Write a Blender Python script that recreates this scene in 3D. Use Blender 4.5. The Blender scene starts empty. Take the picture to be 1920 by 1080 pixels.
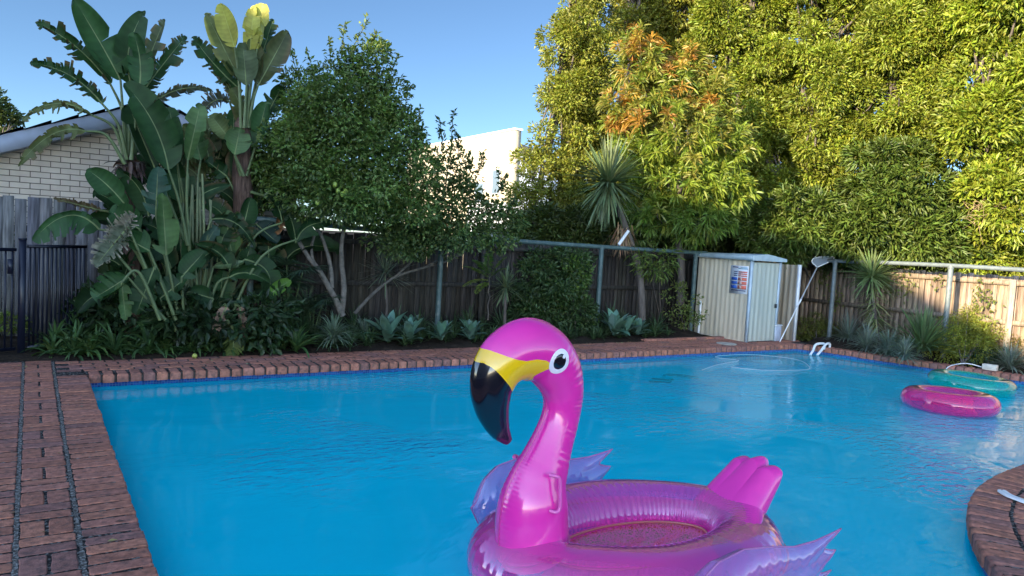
import bpy, math, random
import numpy as np
from mathutils import Vector
from mathutils.geometry import tessellate_polygon
sc = bpy.context.scene
COL = sc.collection
rad = math.radians
# ------------------------------------------------------------------ camera
FPX, CH = 1400.0, 1.6
def cam_axes(yaw=33., pitch=3.7, roll=3.3):
    y, p, r = map(rad, (yaw, pitch, roll))
    f = np.array([math.sin(y)*math.cos(p), math.cos(y)*math.cos(p), -math.sin(p)])
    r0 = np.array([math.cos(y), -math.sin(y), 0.]); u0 = np.cross(r0, f)
    return r0*math.cos(r)+u0*math.sin(r), -r0*math.sin(r)+u0*math.cos(r), f
CR, CU, CF = cam_axes()
EYE = np.array([0, 0, CH])
from mathutils import Matrix
cd = bpy.data.cameras.new('camera'); cam = bpy.data.objects.new('camera', cd); COL.objects.link(cam)
cam.matrix_world = Matrix([[CR[0], CU[0], -CF[0], 0], [CR[1], CU[1], -CF[1], 0], [CR[2], CU[2], -CF[2], CH], [0, 0, 0, 1]])
cd.sensor_width = 36; cd.lens = 36*FPX/1920; cd.clip_end = 3000; cd.clip_start = .05
sc.camera = cam
# ------------------------------------------------------------------ world, sun, exposure
SUN_EL = 12.4; sd = np.array([-.97, -.25]); sd /= np.linalg.norm(sd)
w = bpy.data.worlds.new("World"); sc.world = w; w.use_nodes = True
nt = w.node_tree; bg = nt.nodes['Background']; sky = nt.nodes.new('ShaderNodeTexSky')
sky.sky_type = 'NISHITA'; sky.sun_disc = False; sky.sun_elevation = rad(SUN_EL+3); sky.sun_rotation = math.atan2(sd[0], sd[1])
sky.air_density = .62; sky.dust_density = 0; sky.ozone_density = 3.2
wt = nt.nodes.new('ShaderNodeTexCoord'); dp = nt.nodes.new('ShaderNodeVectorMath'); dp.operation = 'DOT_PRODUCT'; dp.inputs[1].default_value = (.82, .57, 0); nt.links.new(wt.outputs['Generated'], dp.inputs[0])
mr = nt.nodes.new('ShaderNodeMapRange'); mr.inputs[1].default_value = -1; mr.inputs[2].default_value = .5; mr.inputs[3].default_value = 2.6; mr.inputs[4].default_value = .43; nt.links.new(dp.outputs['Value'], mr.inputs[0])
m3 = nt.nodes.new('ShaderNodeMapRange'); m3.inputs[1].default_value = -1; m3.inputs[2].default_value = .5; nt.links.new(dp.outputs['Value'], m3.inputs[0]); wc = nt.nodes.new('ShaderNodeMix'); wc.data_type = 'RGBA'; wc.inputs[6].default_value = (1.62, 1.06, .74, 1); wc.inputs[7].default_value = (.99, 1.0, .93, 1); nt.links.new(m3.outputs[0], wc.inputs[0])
vs = nt.nodes.new('ShaderNodeVectorMath'); vs.operation = 'MULTIPLY'; nt.links.new(wc.outputs[2], vs.inputs[1]); nt.links.new(sky.outputs[0], vs.inputs[0])     # sky gain and tint added: brighter and warmer behind the camera, dimmed in view
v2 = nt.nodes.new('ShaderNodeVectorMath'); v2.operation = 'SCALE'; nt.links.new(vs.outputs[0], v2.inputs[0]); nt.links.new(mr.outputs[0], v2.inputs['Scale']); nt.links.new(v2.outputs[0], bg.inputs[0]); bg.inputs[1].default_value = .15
sl = bpy.data.lights.new('sun', 'SUN'); so = bpy.data.objects.new('sun', sl); COL.objects.link(so)
sl.energy = 4.2; sl.angle = rad(.55); sl.color = (1, .83, .56)
sv = Vector((sd[0]*math.cos(rad(SUN_EL)), sd[1]*math.cos(rad(SUN_EL)), math.sin(rad(SUN_EL))))
so.rotation_euler = sv.to_track_quat('Z', 'Y').to_euler(); so.location = (-20, -10, 20)
sc.view_settings.view_transform = 'Standard'; sc.view_settings.look = 'None'
sc.view_settings.exposure = 1.9; sc.view_settings.gamma = 1
# ------------------------------------------------------------------ pixel -> world helpers (used to measure real positions)
def ray(px, py): return CF*FPX+CR*(px-960)+CU*(540-py)
def gz(px, py, z=0.): d = ray(px, py); return EYE+d*(z-CH)/d[2]
def gy(px, py, Y): d = ray(px, py); return EYE+d*Y/d[1]
def gx(px, py, X): d = ray(px, py); return EYE+d*X/d[0]
def gd(px, py, D): return EYE+ray(px, py)*D/FPX
RNG = np.random.default_rng(7); random.seed(7)
def nrm(v):
    v = np.asarray(v, float); return v/np.maximum(np.linalg.norm(v, axis=-1, keepdims=True), 1e-9)
# ------------------------------------------------------------------ materials
def mat(name, col=(.5, .5, .5), rough=.6, spec=.5, metal=0, attr=None, noise=None, bump=None, coat=0, tint=None, ior=None, stretch=None, sheen=0):
    """noise=(scale, amount, detail): multiplies colour. bump=(scale,strength,distance). stretch=(x,y,z) mapping scale"""
    m = bpy.data.materials.new(name); m.use_nodes = True; n = m.node_tree.nodes; l = m.node_tree.links
    b = n['Principled BSDF']; b.inputs['Roughness'].default_value = rough; b.inputs['Metallic'].default_value = metal
    b.inputs['Specular IOR Level'].default_value = spec; b.inputs['Coat Weight'].default_value = coat
    if ior: b.inputs['IOR'].default_value = ior
    tc = n.new('ShaderNodeTexCoord'); mp = n.new('ShaderNodeMapping'); l.new(tc.outputs['Object'], mp.inputs[0])
    if stretch: mp.inputs['Scale'].default_value = stretch
    if attr:
        a = n.new('ShaderNodeAttribute'); a.attribute_name = attr; src = a.outputs['Color']
    else:
        c = n.new('ShaderNodeRGB'); c.outputs[0].default_value = (*col, 1); src = c.outputs[0]
    if noise:
        t = n.new('ShaderNodeTexNoise'); t.inputs['Scale'].default_value = noise[0]; t.inputs['Detail'].default_value = noise[2] if len(noise) > 2 else 6
        l.new(mp.outputs[0], t.inputs['Vector'])
        r = n.new('ShaderNodeMapRange'); r.inputs[1].default_value = .3; r.inputs[2].default_value = .7
        r.inputs[3].default_value = 1-noise[1]; r.inputs[4].default_value = 1+noise[1]; l.new(t.outputs[0], r.inputs[0])
        v = n.new('ShaderNodeVectorMath'); v.operation = 'SCALE'; l.new(src, v.inputs[0]); l.new(r.outputs[0], v.inputs['Scale']); src = v.outputs[0]
    if tint:   # (colour, scale, threshold lo, hi, amount)
        t = n.new('ShaderNodeTexNoise'); t.inputs['Scale'].default_value = tint[1]; t.inputs['Detail'].default_value = 8; l.new(mp.outputs[0], t.inputs['Vector'])
        r = n.new('ShaderNodeMapRange'); r.inputs[1].default_value = tint[2]; r.inputs[2].default_value = tint[3]; r.inputs[4].default_value = tint[4]; l.new(t.outputs[0], r.inputs[0])
        x = n.new('ShaderNodeMix'); x.data_type = 'RGBA'; l.new(r.outputs[0], x.inputs[0]); l.new(src, x.inputs[6]); x.inputs[7].default_value = (*tint[0], 1); src = x.outputs[2]
    l.new(src, b.inputs['Base Color'])
    if bump:
        t = n.new('ShaderNodeTexNoise'); t.inputs['Scale'].default_value = bump[0]; t.inputs['Detail'].default_value = 5; l.new(mp.outputs[0], t.inputs['Vector'])
        bp = n.new('ShaderNodeBump'); bp.inputs['Strength'].default_value = bump[1]; bp.inputs['Distance'].default_value = bump[2]
        l.new(t.outputs[0], bp.inputs['Height']); l.new(bp.outputs[0], b.inputs['Normal'])
    m['src'] = 1
    return m
def leafmat(name, trans=.28, rough=.45, spec=.4, noise=.18, ns=9, boost=(1.5, 1.6, .7)):
    m = mat(name, attr='col', rough=rough, spec=spec, noise=(ns, noise, 3)); n = m.node_tree.nodes; l = m.node_tree.links
    b = n['Principled BSDF']; src = b.inputs['Base Color'].links[0].from_socket
    v = n.new('ShaderNodeVectorMath'); v.operation = 'MULTIPLY'; l.new(src, v.inputs[0]); v.inputs[1].default_value = boost
    t = n.new('ShaderNodeBsdfTranslucent'); l.new(v.outputs[0], t.inputs[0])
    x = n.new('ShaderNodeMixShader'); x.inputs[0].default_value = trans; l.new(b.outputs[0], x.inputs[1]); l.new(t.outputs[0], x.inputs[2])
    l.new(x.outputs[0], n['Material Output'].inputs[0]); return m
LEAF = leafmat('leaf'); BLADE = leafmat('broad_leaf', .2, .5, .22, .25, 6); STRAP = leafmat('strap_leaf', .12, .5, .35, .15, 8)
BARK = mat('bark', (.12, .10, .085), .9, .2, noise=(14, .35), bump=(40, .6, .01), stretch=(1, 1, .3))
# ------------------------------------------------------------------ mesh builder
class MB:
    def __init__(s): s.v = []; s.f3 = []; s.f4 = []; s.c = []; s.n = 0
    def add(s, V, F, col=(1, 1, 1)):
        V = np.asarray(V, float).reshape(-1, 3); F = np.asarray(F, int)
        c = np.asarray(col, float); c = np.broadcast_to(c, (len(V), 3)) if c.ndim == 1 else c
        s.v.append(V); s.c.append(c)
        if len(F): (s.f3 if F.shape[1] == 3 else s.f4).append(F+s.n)
        s.n += len(V); return s
    def box(s, c, d, rz=0, col=(1, 1, 1), tilt=None):
        x, y, z = np.array(d)/2
        V = np.array([[-x, -y, -z], [x, -y, -z], [x, y, -z], [-x, y, -z], [-x, -y, z], [x, -y, z], [x, y, z], [-x, y, z]])
        if tilt is not None: V = V@np.array(Matrix.Rotation(tilt[0], 3, tilt[1])).T
        if rz: k, q = math.cos(rz), math.sin(rz); V = V@np.array([[k, q, 0], [-q, k, 0], [0, 0, 1]])
        return s.add(V+np.array(c), [[0, 3, 2, 1], [4, 5, 6, 7], [0, 1, 5, 4], [1, 2, 6, 5], [2, 3, 7, 6], [3, 0, 4, 7]], col)
    def tube(s, pts, r, n=10, col=(1, 1, 1), cap=True, flat=1.):
        P = np.asarray(pts, float); m = len(P); r = np.broadcast_to(np.asarray(r, float), (m,))
        T = nrm(np.gradient(P, axis=0)); a = np.array([0, 0, 1.]) if abs(T[0][2]) < .9 else np.array([1., 0, 0])
        N = []; u = nrm(np.cross(T[0], a))
        for t in T: u = nrm(u-t*np.dot(u, t)); N.append(u)
        N = np.array(N); B = np.cross(T, N); th = np.arange(n)*2*math.pi/n
        V = P[:, None]+(N[:, None]*np.cos(th)[None, :, None]+B[:, None]*np.sin(th)[None, :, None]*flat)*r[:, None, None]
        i = np.arange(m-1)[:, None]*n; j = np.arange(n)[None]; k = (j+1) % n
        F = np.stack([i+j, i+k, i+n+k, i+n+j], -1).reshape(-1, 4); s.add(V.reshape(-1, 3), F, col)
        if cap:
            for e, q in ((0, -1), (m-1, 1)):
                c = np.vstack([V[e], P[e][None]]); tri = np.array([[a_, (a_+1) % n, n][::q] for a_ in range(n)]); s.add(c, tri, col)
        return s
    def build(s, name, m, parent=None, smooth=False, bevel=0):
        me = bpy.data.meshes.new(name); V = np.vstack(s.v); C = np.vstack(s.c)
        f3 = np.vstack(s.f3) if s.f3 else np.zeros((0, 3), int); f4 = np.vstack(s.f4) if s.f4 else np.zeros((0, 4), int)
        me.vertices.add(len(V)); me.vertices.foreach_set('co', V.ravel().astype(np.float32))
        lp = np.concatenate([f3.ravel(), f4.ravel()]); me.loops.add(len(lp)); me.loops.foreach_set('vertex_index', lp.astype(np.int32))
        st = np.concatenate([np.arange(len(f3))*3, len(f3)*3+np.arange(len(f4))*4]); me.polygons.add(len(st)); me.polygons.foreach_set('loop_start', st.astype(np.int32))
        a = me.attributes.new('col', 'FLOAT_COLOR', 'POINT'); a.data.foreach_set('color', np.hstack([C, np.ones((len(C), 1))]).ravel().astype(np.float32))
        me.update(calc_edges=True); me.validate()
        if smooth: me.polygons.foreach_set('use_smooth', np.ones(len(me.polygons), bool))
        me.materials.append(m); o = bpy.data.objects.new(name, me); COL.objects.link(o)
        if parent is not None: o.parent = parent
        if bevel:
            b = o.modifiers.new('b', 'BEVEL'); b.width = bevel; b.segments = 2; b.limit_method = 'ANGLE'
        return o
def tag(o, label=None, cat=None, group=None, kind=None):
    if label: o['label'] = label
    if cat: o['category'] = cat
    if group: o['group'] = group
    if kind: o['kind'] = kind
    return o
def thing(name, label, cat, loc=(0, 0, 0), rz=0, group=None):
    o = bpy.data.objects.new(name, None); COL.objects.link(o); o.location = loc; o.rotation_euler = (0, 0, rz); o.empty_display_size = .1
    return tag(o, label, cat, group)
def dup(root, loc, rz=0, scale=1, label=None):
    r = root.copy(); COL.objects.link(r); r.location = loc; r.rotation_euler = (0, 0, rz); r.scale = (scale,)*3
    if label: r['label'] = label
    for ch in list(root.children):
        c = ch.copy(); COL.objects.link(c); c.parent = r
        for g in list(ch.children):
            d = g.copy(); COL.objects.link(d); d.parent = c
    return r
def struct(o): o['kind'] = 'structure'; return o
def spline(P, n):
    P = np.asarray(P, float); m = len(P); t = np.linspace(0, m-1, n); out = []
    for x in t:
        i = min(int(x), m-2); u = x-i; p0 = P[max(i-1, 0)]; p1 = P[i]; p2 = P[i+1]; p3 = P[min(i+2, m-1)]
        out.append(.5*((2*p1)+(-p0+p2)*u+(2*p0-5*p1+4*p2-p3)*u*u+(-p0+3*p1-3*p2+p3)*u**3))
    return np.array(out)
def jc(col, n, a=.25, hue=.12):
    c = np.array(col)[None]*(1+RNG.uniform(-a, a, (n, 1))); c = c*(1+RNG.uniform(-hue, hue, (n, 3))); return np.clip(c, .001, 1)
# ------------------------------------------------------------------ setting: pool outline, ground, deck
WZ = -.125
OUT = [(.49, .9), (.49, 8.5), (11.75, 8.5), (11.98, 7.9), (12.08, 7.2), (12.3, 6.2), (12.58, 5.0), (12.9, 3.6), (12.9, 2.95),
       (7.6, 2.78), (6.7, 2.72), (6.1, 2.64), (5.7, 2.54), (5.3, 2.39), (4.9, 2.18), (4.55, 1.95), (4.25, 1.68), (3.9, 1.3), (3.6, .9)]
def ground_sheet():
    big = [(-400, -400), (-400, 900), (900, 900), (900, -400)]; zz = -.06
    hole = [(x, y) for x, y in OUT]
    tri = tessellate_polygon([[Vector((*p, 0)) for p in big], [Vector((*p, 0)) for p in hole[::-1]]])
    V = [(*p, zz) for p in big+hole[::-1]]
    b = MB(); b.add(V, [list(t) for t in tri]); return b
SOIL = mat('soil', (.030, .022, .016), .95, .1, noise=(5, .4), bump=(30, .8, .02), tint=((.07, .05, .03), 22, .55, .7, .6))
struct(ground_sheet().build('ground', SOIL))
# basin
def mosaic():
    m = mat('pool_shell', (.20, .82, .95), .5, .2, noise=(.7, .06, 3)); n = m.node_tree.nodes; l = m.node_tree.links; b = n['Principled BSDF']
    src = b.inputs['Base Color'].links[0].from_socket
    tc = n.new('ShaderNodeTexCoord'); sp = n.new('ShaderNodeSeparateXYZ'); l.new(tc.outputs['Object'], sp.inputs[0])
    ad = n.new('ShaderNodeMath'); ad.operation = 'ADD'; l.new(sp.outputs[0], ad.inputs[0]); l.new(sp.outputs[1], ad.inputs[1])
    cb = n.new('ShaderNodeCombineXYZ'); l.new(ad.outputs[0], cb.inputs[0]); l.new(sp.outputs[2], cb.inputs[1])
    br = n.new('ShaderNodeTexBrick'); br.offset = 0; br.inputs['Scale'].default_value = 1; br.inputs['Brick Width'].default_value = .027; br.inputs['Row Height'].default_value = .027
    br.inputs['Mortar Size'].default_value = .0018; br.inputs['Color1'].default_value = (.01, .05, .20, 1); br.inputs['Color2'].default_value = (.02, .14, .42, 1); br.inputs['Mortar'].default_value = (.12, .2, .3, 1)
    br.inputs['Bias'].default_value = -.2
    l.new(cb.outputs[0], br.inputs['Vector'])
    g = n.new('ShaderNodeMath'); g.operation = 'GREATER_THAN'; g.inputs[1].default_value = -.19; l.new(sp.outputs[2], g.inputs[0])
    x = n.new('ShaderNodeMix'); x.data_type = 'RGBA'; l.new(g.outputs[0], x.inputs[0]); l.new(src, x.inputs[6]); l.new(br.outputs[0], x.inputs[7]); l.new(x.outputs[2], b.inputs['Base Color'])
    return m
def basin():
    b = MB(); n = len(OUT); O = np.array(OUT)
    Z = [-.02, -1.0, -1.15]; ins = [0, 0, .15]; c = np.array([6, 5.])
    V = []
    for z, q in zip(Z, ins):
        for p in O: V.append((*(p+nrm(c-p)*q), z))
    F = [[k*n+i, k*n+(i+1) % n, (k+1)*n+(i+1) % n, (k+1)*n+i] for k in range(2) for i in range(n)]
    b.add(V, F)
    fl = V[2*n:]; tri = tessellate_polygon([[Vector(p) for p in fl]]); b.add(fl, [list(t) for t in tri]); return b
struct(basin().build('pool_basin', mosaic()))
# water surface
def watermat():
    m = bpy.data.materials.new('water'); m.use_nodes = True; n = m.node_tree.nodes; l = m.node_tree.links; n.clear()
    out = n.new('ShaderNodeOutputMaterial'); tr = n.new('ShaderNodeBsdfTransparent'); tr.inputs[0].default_value = (.20, .97, 1.0, 1)
    gl = n.new('ShaderNodeBsdfGlossy'); gl.inputs['Roughness'].default_value = .015
    mx = n.new('ShaderNodeMixShader'); fr = n.new('ShaderNodeFresnel'); fr.inputs[0].default_value = 1.33
    tc = n.new('ShaderNodeTexCoord')
    def nz(scale, st, det, dist=0):
        mp = n.new('ShaderNodeMapping'); mp.inputs['Scale'].default_value = st; mp.inputs['Rotation'].default_value = (0, 0, rad(-33)); l.new(tc.outputs['Object'], mp.inputs[0])
        t = n.new('ShaderNodeTexNoise'); t.inputs['Scale'].default_value = scale; t.inputs['Detail'].default_value = det; t.inputs['Distortion'].default_value = dist; l.new(mp.outputs[0], t.inputs['Vector']); return t.outputs[0]
    a = nz(1.1, (.8, 1.2, 1), 2, .6); b_ = nz(9, (.7, 1.4, 1), 3, .8); patch = nz(.45, (1, 1, 1), 2)
    pr = n.new('ShaderNodeMapRange'); pr.inputs[1].default_value = .50; pr.inputs[2].default_value = .70; pr.inputs[3].default_value = .10; pr.inputs[4].default_value = 2.2; l.new(patch, pr.inputs[0])
    mu = n.new('ShaderNodeMath'); mu.operation = 'MULTIPLY'; l.new(b_, mu.inputs[0]); l.new(pr.outputs[0], mu.inputs[1])
    ad = n.new('ShaderNodeMath'); l.new(a, ad.inputs[0]); l.new(mu.outputs[0], ad.inputs[1])
    bp = n.new('ShaderNodeBump'); bp.inputs['Strength'].default_value = 1; bp.inputs['Distance'].default_value = .016; l.new(ad.outputs[0], bp.inputs['Height'])
    l.new(bp.outputs[0], gl.inputs['Normal']); l.new(bp.outputs[0], fr.inputs['Normal'])
    df = n.new('ShaderNodeBsdfDiffuse'); df.inputs[0].default_value = (.0, .84, 1.0, 1); m2 = n.new('ShaderNodeMixShader'); m2.inputs[0].default_value = .45; l.new(tr.outputs[0], m2.inputs[1]); l.new(df.outputs[0], m2.inputs[2])
    l.new(fr.outputs[0], mx.inputs[0]); l.new(m2.outputs[0], mx.inputs[1]); l.new(gl.outputs[0], mx.inputs[2]); l.new(mx.outputs[0], out.inputs[0]); return m
_t = tessellate_polygon([[Vector((*p, WZ)) for p in OUT]])
_t = [t if np.cross(np.subtract(OUT[t[1]], OUT[t[0]]), np.subtract(OUT[t[2]], OUT[t[0]])) > 0 else t[::-1] for t in _t]
struct(MB().add([(*p, WZ) for p in OUT], [list(t) for t in _t]).build('pool_water', watermat()))
# bricks
BRICKM = mat('paving_brick', attr='col', rough=.85, spec=.25, noise=(22, .3, 10), bump=(70, 1.0, .006), tint=((.07, .055, .05), 24, .50, .68, .6))
GROUT = mat('joint_sand', (.022, .018, .016), .95, .1, noise=(30, .5), bump=(60, .8, .01), tint=((.26, .24, .21), 40, .50, .64, .75))
def brickcol():
    base = random.choice([(.34, .155, .115), (.32, .145, .105), (.36, .165, .115), (.30, .14, .11), (.33, .155, .12), (.25, .13, .115)]); k = random.uniform(.86, 1.12)
    return np.array(base)*k*np.array([1.14, 1.0, .88])
def brick(b, cx, cy, lx, ly, z1, rz=0, th=.07, round_=.007, wedge=0):
    m = 3; L, W = lx/2, ly/2; o = []
    for (ax, ay), (bx, by) in zip([(-L, -W), (L, -W), (L, W), (-L, W)], [(L, -W), (L, W), (-L, W), (-L, -W)]):
        for k in range(m+1):
            t = [.05, .35, .65, .95][k]; o.append((ax+(bx-ax)*t+random.uniform(-.0035, .0035), ay+(by-ay)*t+random.uniform(-.0035, .0035)))
    o = np.array(o); n = len(o); tl = (random.uniform(-.009, .009), random.uniform(-.012, .012)); z1 = z1*.4+random.uniform(-.0005, .004)
    sh = 1-np.array([round_*1.0/L, round_*1.0/W]); sh2 = 1-np.array([round_*.3/L, round_*.3/W])
    R = []
    for q, z in ((np.ones(2), z1-th), (np.ones(2), z1-round_), (sh2, z1-round_*.45), (sh, z1)):
        p = o*q; R.append(np.column_stack([p, z+p[:, 0]*tl[0]+p[:, 1]*tl[1]]))
    V = np.vstack(R+[np.array([[0, 0, z1+.0005]])])
    if wedge: V[:, 1] *= 1+wedge*(V[:, 0]/L)
    k, q = math.cos(rz), math.sin(rz); V[:, :2] = V[:, :2]@np.array([[k, q], [-q, k]]); V[:, :2] += (cx, cy)
    j = np.arange(n); F = np.vstack([np.column_stack([r*n+j, r*n+(j+1) % n, (r+1)*n+(j+1) % n, (r+1)*n+j]) for r in range(3)])
    c = brickcol(); b.add(V, F, c); b.add(V[3*n:], np.column_stack([j, (j+1) % n, np.full(n, n)]), c)
deck = MB()
P = .118; J = .017
y = .6
k = 0
# left patio: five strips of courses
for si, (x0, x1) in enumerate([(.238, .514), (-.03, .222), (-.285, -.040), (-.545, -.297), (-.805, -.557), (-1.065, -.817), (-1.325, -1.077), (-1.59, -1.337)]):
    yy = .2+random.uniform(0, .1) if si else .62; top = 8.50 if si == 0 else 9.45
    st = random.randint(0, 3); xc = (x0+x1)/2; lw = x1-x0-.012
    while yy < top-.05:
        pat = si in (1, 4, 6) and st % 3 == 0
        if pat:
            for q in (-1, 1): brick(deck, xc+q*(lw/4+.002), yy+.115, lw/2-.010, .230-J*.6, random.uniform(-.004, 0))
            yy += .238
        else:
            brick(deck, xc+random.uniform(-.004, .004), yy+P/2, lw, P-J, random.uniform(-.004, 0), rz=random.uniform(-.008, .008)); yy += P
        st += 1
# far coping and the courses behind it
x = .26
while x < 11.8:
    if x > .5: brick(deck, x+P/2*1.06, 8.5-.02+.12, .24, P*1.06-J-.002, 0, rz=math.pi/2, th=.085, round_=.016)
    x += P*1.06
for r, yc in enumerate([8.80, 8.925, 9.05, 9.175, 9.30]):
    x = .0+(r % 2)*.12; end = 12.2 if r < 4 else 12.2
    while x < end:
        if x > .23: brick(deck, x+.12, yc, .24-J, .125-J, random.uniform(-.004, 0))
        x += .24
# coping along the right edge, the near curve and out of view
def coping(path, width=.24, side=1, th=.085, rows=1):
    Pp = np.array(path, float); seg = np.linalg.norm(np.diff(Pp, axis=0), axis=1); L = np.r_[0, np.cumsum(seg)]; n = int(L[-1]/(P*1.04)); s = (np.arange(n)+.5)*L[-1]/n
    xs = np.interp(s, L, Pp[:, 0]); ys = np.interp(s, L, Pp[:, 1]); tx = np.gradient(xs); ty = np.gradient(ys)
    TT = nrm(np.column_stack([tx, ty])); NN = np.column_stack([TT[:, 1], -TT[:, 0]])*side; B0 = np.column_stack([xs, ys])
    pt_ = lambda q: np.linalg.norm(np.gradient(B0+NN*q, axis=0), axis=1)
    for r in range(rows):
        q0 = width*r+.012*r-.02; q1 = q0+width; p0, p1 = pt_(q0), pt_(q1)
        for i in range(n):
            pm_ = (p0[i]+p1[i])/2; c = B0[i]+NN[i]*(q0+q1)/2
            if pm_ < .05: continue
            brick(deck, c[0], c[1], width-(.004 if r else 0), pm_-.012, 0 if r == 0 else random.uniform(-.004, 0), rz=math.atan2(NN[i][1], NN[i][0]), th=th if r == 0 else .06, round_=.016 if r == 0 else .011, wedge=(p1[i]-p0[i])/(p1[i]+p0[i]))
sm = spline([(*p, 0) for p in OUT[9:]], 90)[:, :2]
coping(sm, side=-1, rows=4)
coping(spline([(*p, 0) for p in OUT[2:8]], 50)[:, :2], side=-1, rows=1)
coping([(12.9, 3.6), (12.9, 2.95)], side=-1); coping([(12.9, 2.95), (7.6, 2.78)], side=-1)
coping([(3.6, .9), (.49, .9)], side=-1)
struct(deck.build('brick_paving', BRICKM, smooth=False))
gr = MB()
def slab(poly, z):
    tri = tessellate_polygon([[Vector((*p, z)) for p in poly]]); gr.add([(*p, z) for p in poly], [list(t) for t in tri])
slab([(-1.62, .1), (.46, .1), (.46, 8.53), (.46, 9.5), (-1.62, 9.5)], -.003)
slab([(.46, 8.52), (12.2, 8.52), (12.2, 9.36), (.46, 9.36)], -.0045)
slab([(x+0.03, y-.02) for x, y in OUT[9:]][::-1]+[(7.6, .2), (3.7, .2)], -.0055)
slab([(11.8, 8.52)]+[(x+.04, y) for x, y in OUT[3:8]]+[(13.1, 3.6), (12.7, 5.5), (12.35, 7.), (12.25, 8.52)], -.022)
struct(gr.build('paving_bed', GROUT))
mo = MB(); Oc = np.array(OUT); m_ = len(Oc); cen = np.array([6, 5.]); dn = nrm(np.roll(Oc, -1, 0)-np.roll(Oc, 1, 0)); off = np.column_stack([dn[:, 1], -dn[:, 0]])*.007; Oi = Oc+off; k_ = np.arange(m_)
mo.add(np.vstack([np.column_stack([Oi, np.full(m_, -.083)]), np.column_stack([Oi, np.full(m_, -.006)])]), np.column_stack([k_, (k_+1) % m_, (k_+1) % m_+m_, k_+m_])); struct(mo.build('coping_mortar', mat('coping_mortar', (.085, .07, .058), .95, .1, noise=(40, .4))))
jg = MB()
for xj in (.230, -.035, -.291, -.551):
    ys_ = np.arange(.3, 9.4, .02); wv = .010+RNG.uniform(-.003, .004, len(ys_)); i = np.arange(len(ys_)-1)*2
    jg.add(np.column_stack([np.ravel(np.column_stack([xj-wv, xj+wv])), np.repeat(ys_, 2), np.full(2*len(ys_), -.0008)+RNG.normal(0, .0012, 2*len(ys_))]), np.column_stack([i, i+1, i+3, i+2]))
struct(jg.build('joint_grit', mat('joint_grit', (.10, .088, .074), .95, .1, noise=(60, .6), bump=(90, 1, .01), tint=((.36, .34, .30), 55, .48, .62, .8))))
# garden soil beds, gently mounded
def bed(poly_fn, nx, ny, name):
    b = MB(); U, Vv = np.meshgrid(np.linspace(0, 1, nx), np.linspace(0, 1, ny)); X, Y = poly_fn(U, Vv)
    Z = .0+.10*np.sin(np.clip(Vv, 0, 1)*math.pi/2)+RNG.normal(0, .012, X.shape); Z[0] = -.03
    i = np.arange((ny-1)*nx).reshape(ny-1, nx)[:, :-1].ravel(); b.add(np.column_stack([X.ravel(), Y.ravel(), Z.ravel()]), np.column_stack([i, i+1, i+nx+1, i+nx])); return struct(b.build(name, SOIL, smooth=True))
bed(lambda u, v: (-3+u*13.6, 9.39+v*1.38), 150, 16, 'garden_bed')
bed(lambda u, v: (12.30+.28*v*3+(1-u)*.95, 3.2+u*5.5), 80, 12, 'garden_bed')
# low brick edging in front of the bed next to the shed
eb = MB()
x = 8.9
while x < 10.75: brick(eb, x+.12, 9.42, .232, .1, .075, th=.06); brick(eb, x+.06, 9.50, .232, .1, .035, th=.09); x += .242
tag(eb.build('brick_edging', BRICKM), 'low dark brick edging of the garden bed beside the metal shed', 'brick edging')
# ------------------------------------------------------------------ fences
WOODD = mat('old_paling', attr='col', rough=.92, spec=.12, noise=(7, .45, 8), bump=(30, .7, .006), stretch=(6, 6, .5))
def fence(label, cat, A, Bp, z0, z1, colr, rail_front, pw=.098, zj=.02, name='timber_fence', rails=(.3, .5, .88), postgap=2.4, postcol=None, gaps=.004, thick=.014):
    A = np.array(A, float); Bp = np.array(Bp, float); L = np.linalg.norm(Bp-A); d = (Bp-A)/L; nn = np.array([-d[1], d[0]])*rail_front; rz = math.atan2(d[1], d[0])
    root = thing(name, label, cat, (*A, 0)); O = np.array([*A, 0]); b = MB(); x = 0
    while x < L:
        wd = pw*random.uniform(.9, 1.05); c = A+d*(x+wd/2)-nn*random.uniform(0, .014); h = z1+random.uniform(-zj, zj); k = random.uniform(.6, 1.25)
        b.box((*(c-A), (z0+h)/2), (wd-gaps, thick, h-z0), rz, np.array(colr)*k*np.array([1, random.uniform(.93, 1.0), random.uniform(.88, 1.02)]), tilt=(random.uniform(-.008, .008), 'Y')); x += wd
    b.build('palings', WOODD, root)
    for f in rails:
        z = z0+(z1-z0)*f; c = (A+Bp)/2-A+nn*.034; MB().box((*c, z), (L, .04, .075), rz, np.array(colr)*.95).build('rail', WOODD, root)
    x = .3
    while x < L:
        c = d*x+nn*.075; MB().box((*c, (z0+z1)/2-.02), (.09, .05, z1-z0-.06), rz, np.array(postcol or colr)*1.0).build('fence_post', WOODD, root); x += postgap
    return root
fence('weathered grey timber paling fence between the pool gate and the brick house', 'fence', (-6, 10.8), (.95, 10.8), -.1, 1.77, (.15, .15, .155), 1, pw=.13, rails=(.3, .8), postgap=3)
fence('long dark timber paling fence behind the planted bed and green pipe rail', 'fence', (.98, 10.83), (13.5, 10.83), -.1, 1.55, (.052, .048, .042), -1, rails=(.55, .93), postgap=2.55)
fence('brown timber fence with sunlit boards at the right end of the pool', 'fence', (13.5, 10.8), (13.5, .5), -.1, 1.47, (.27, .205, .15), -1, pw=.105, rails=(.52, .93), postgap=2.37, postcol=(.36, .30, .23), gaps=.006)
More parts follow.
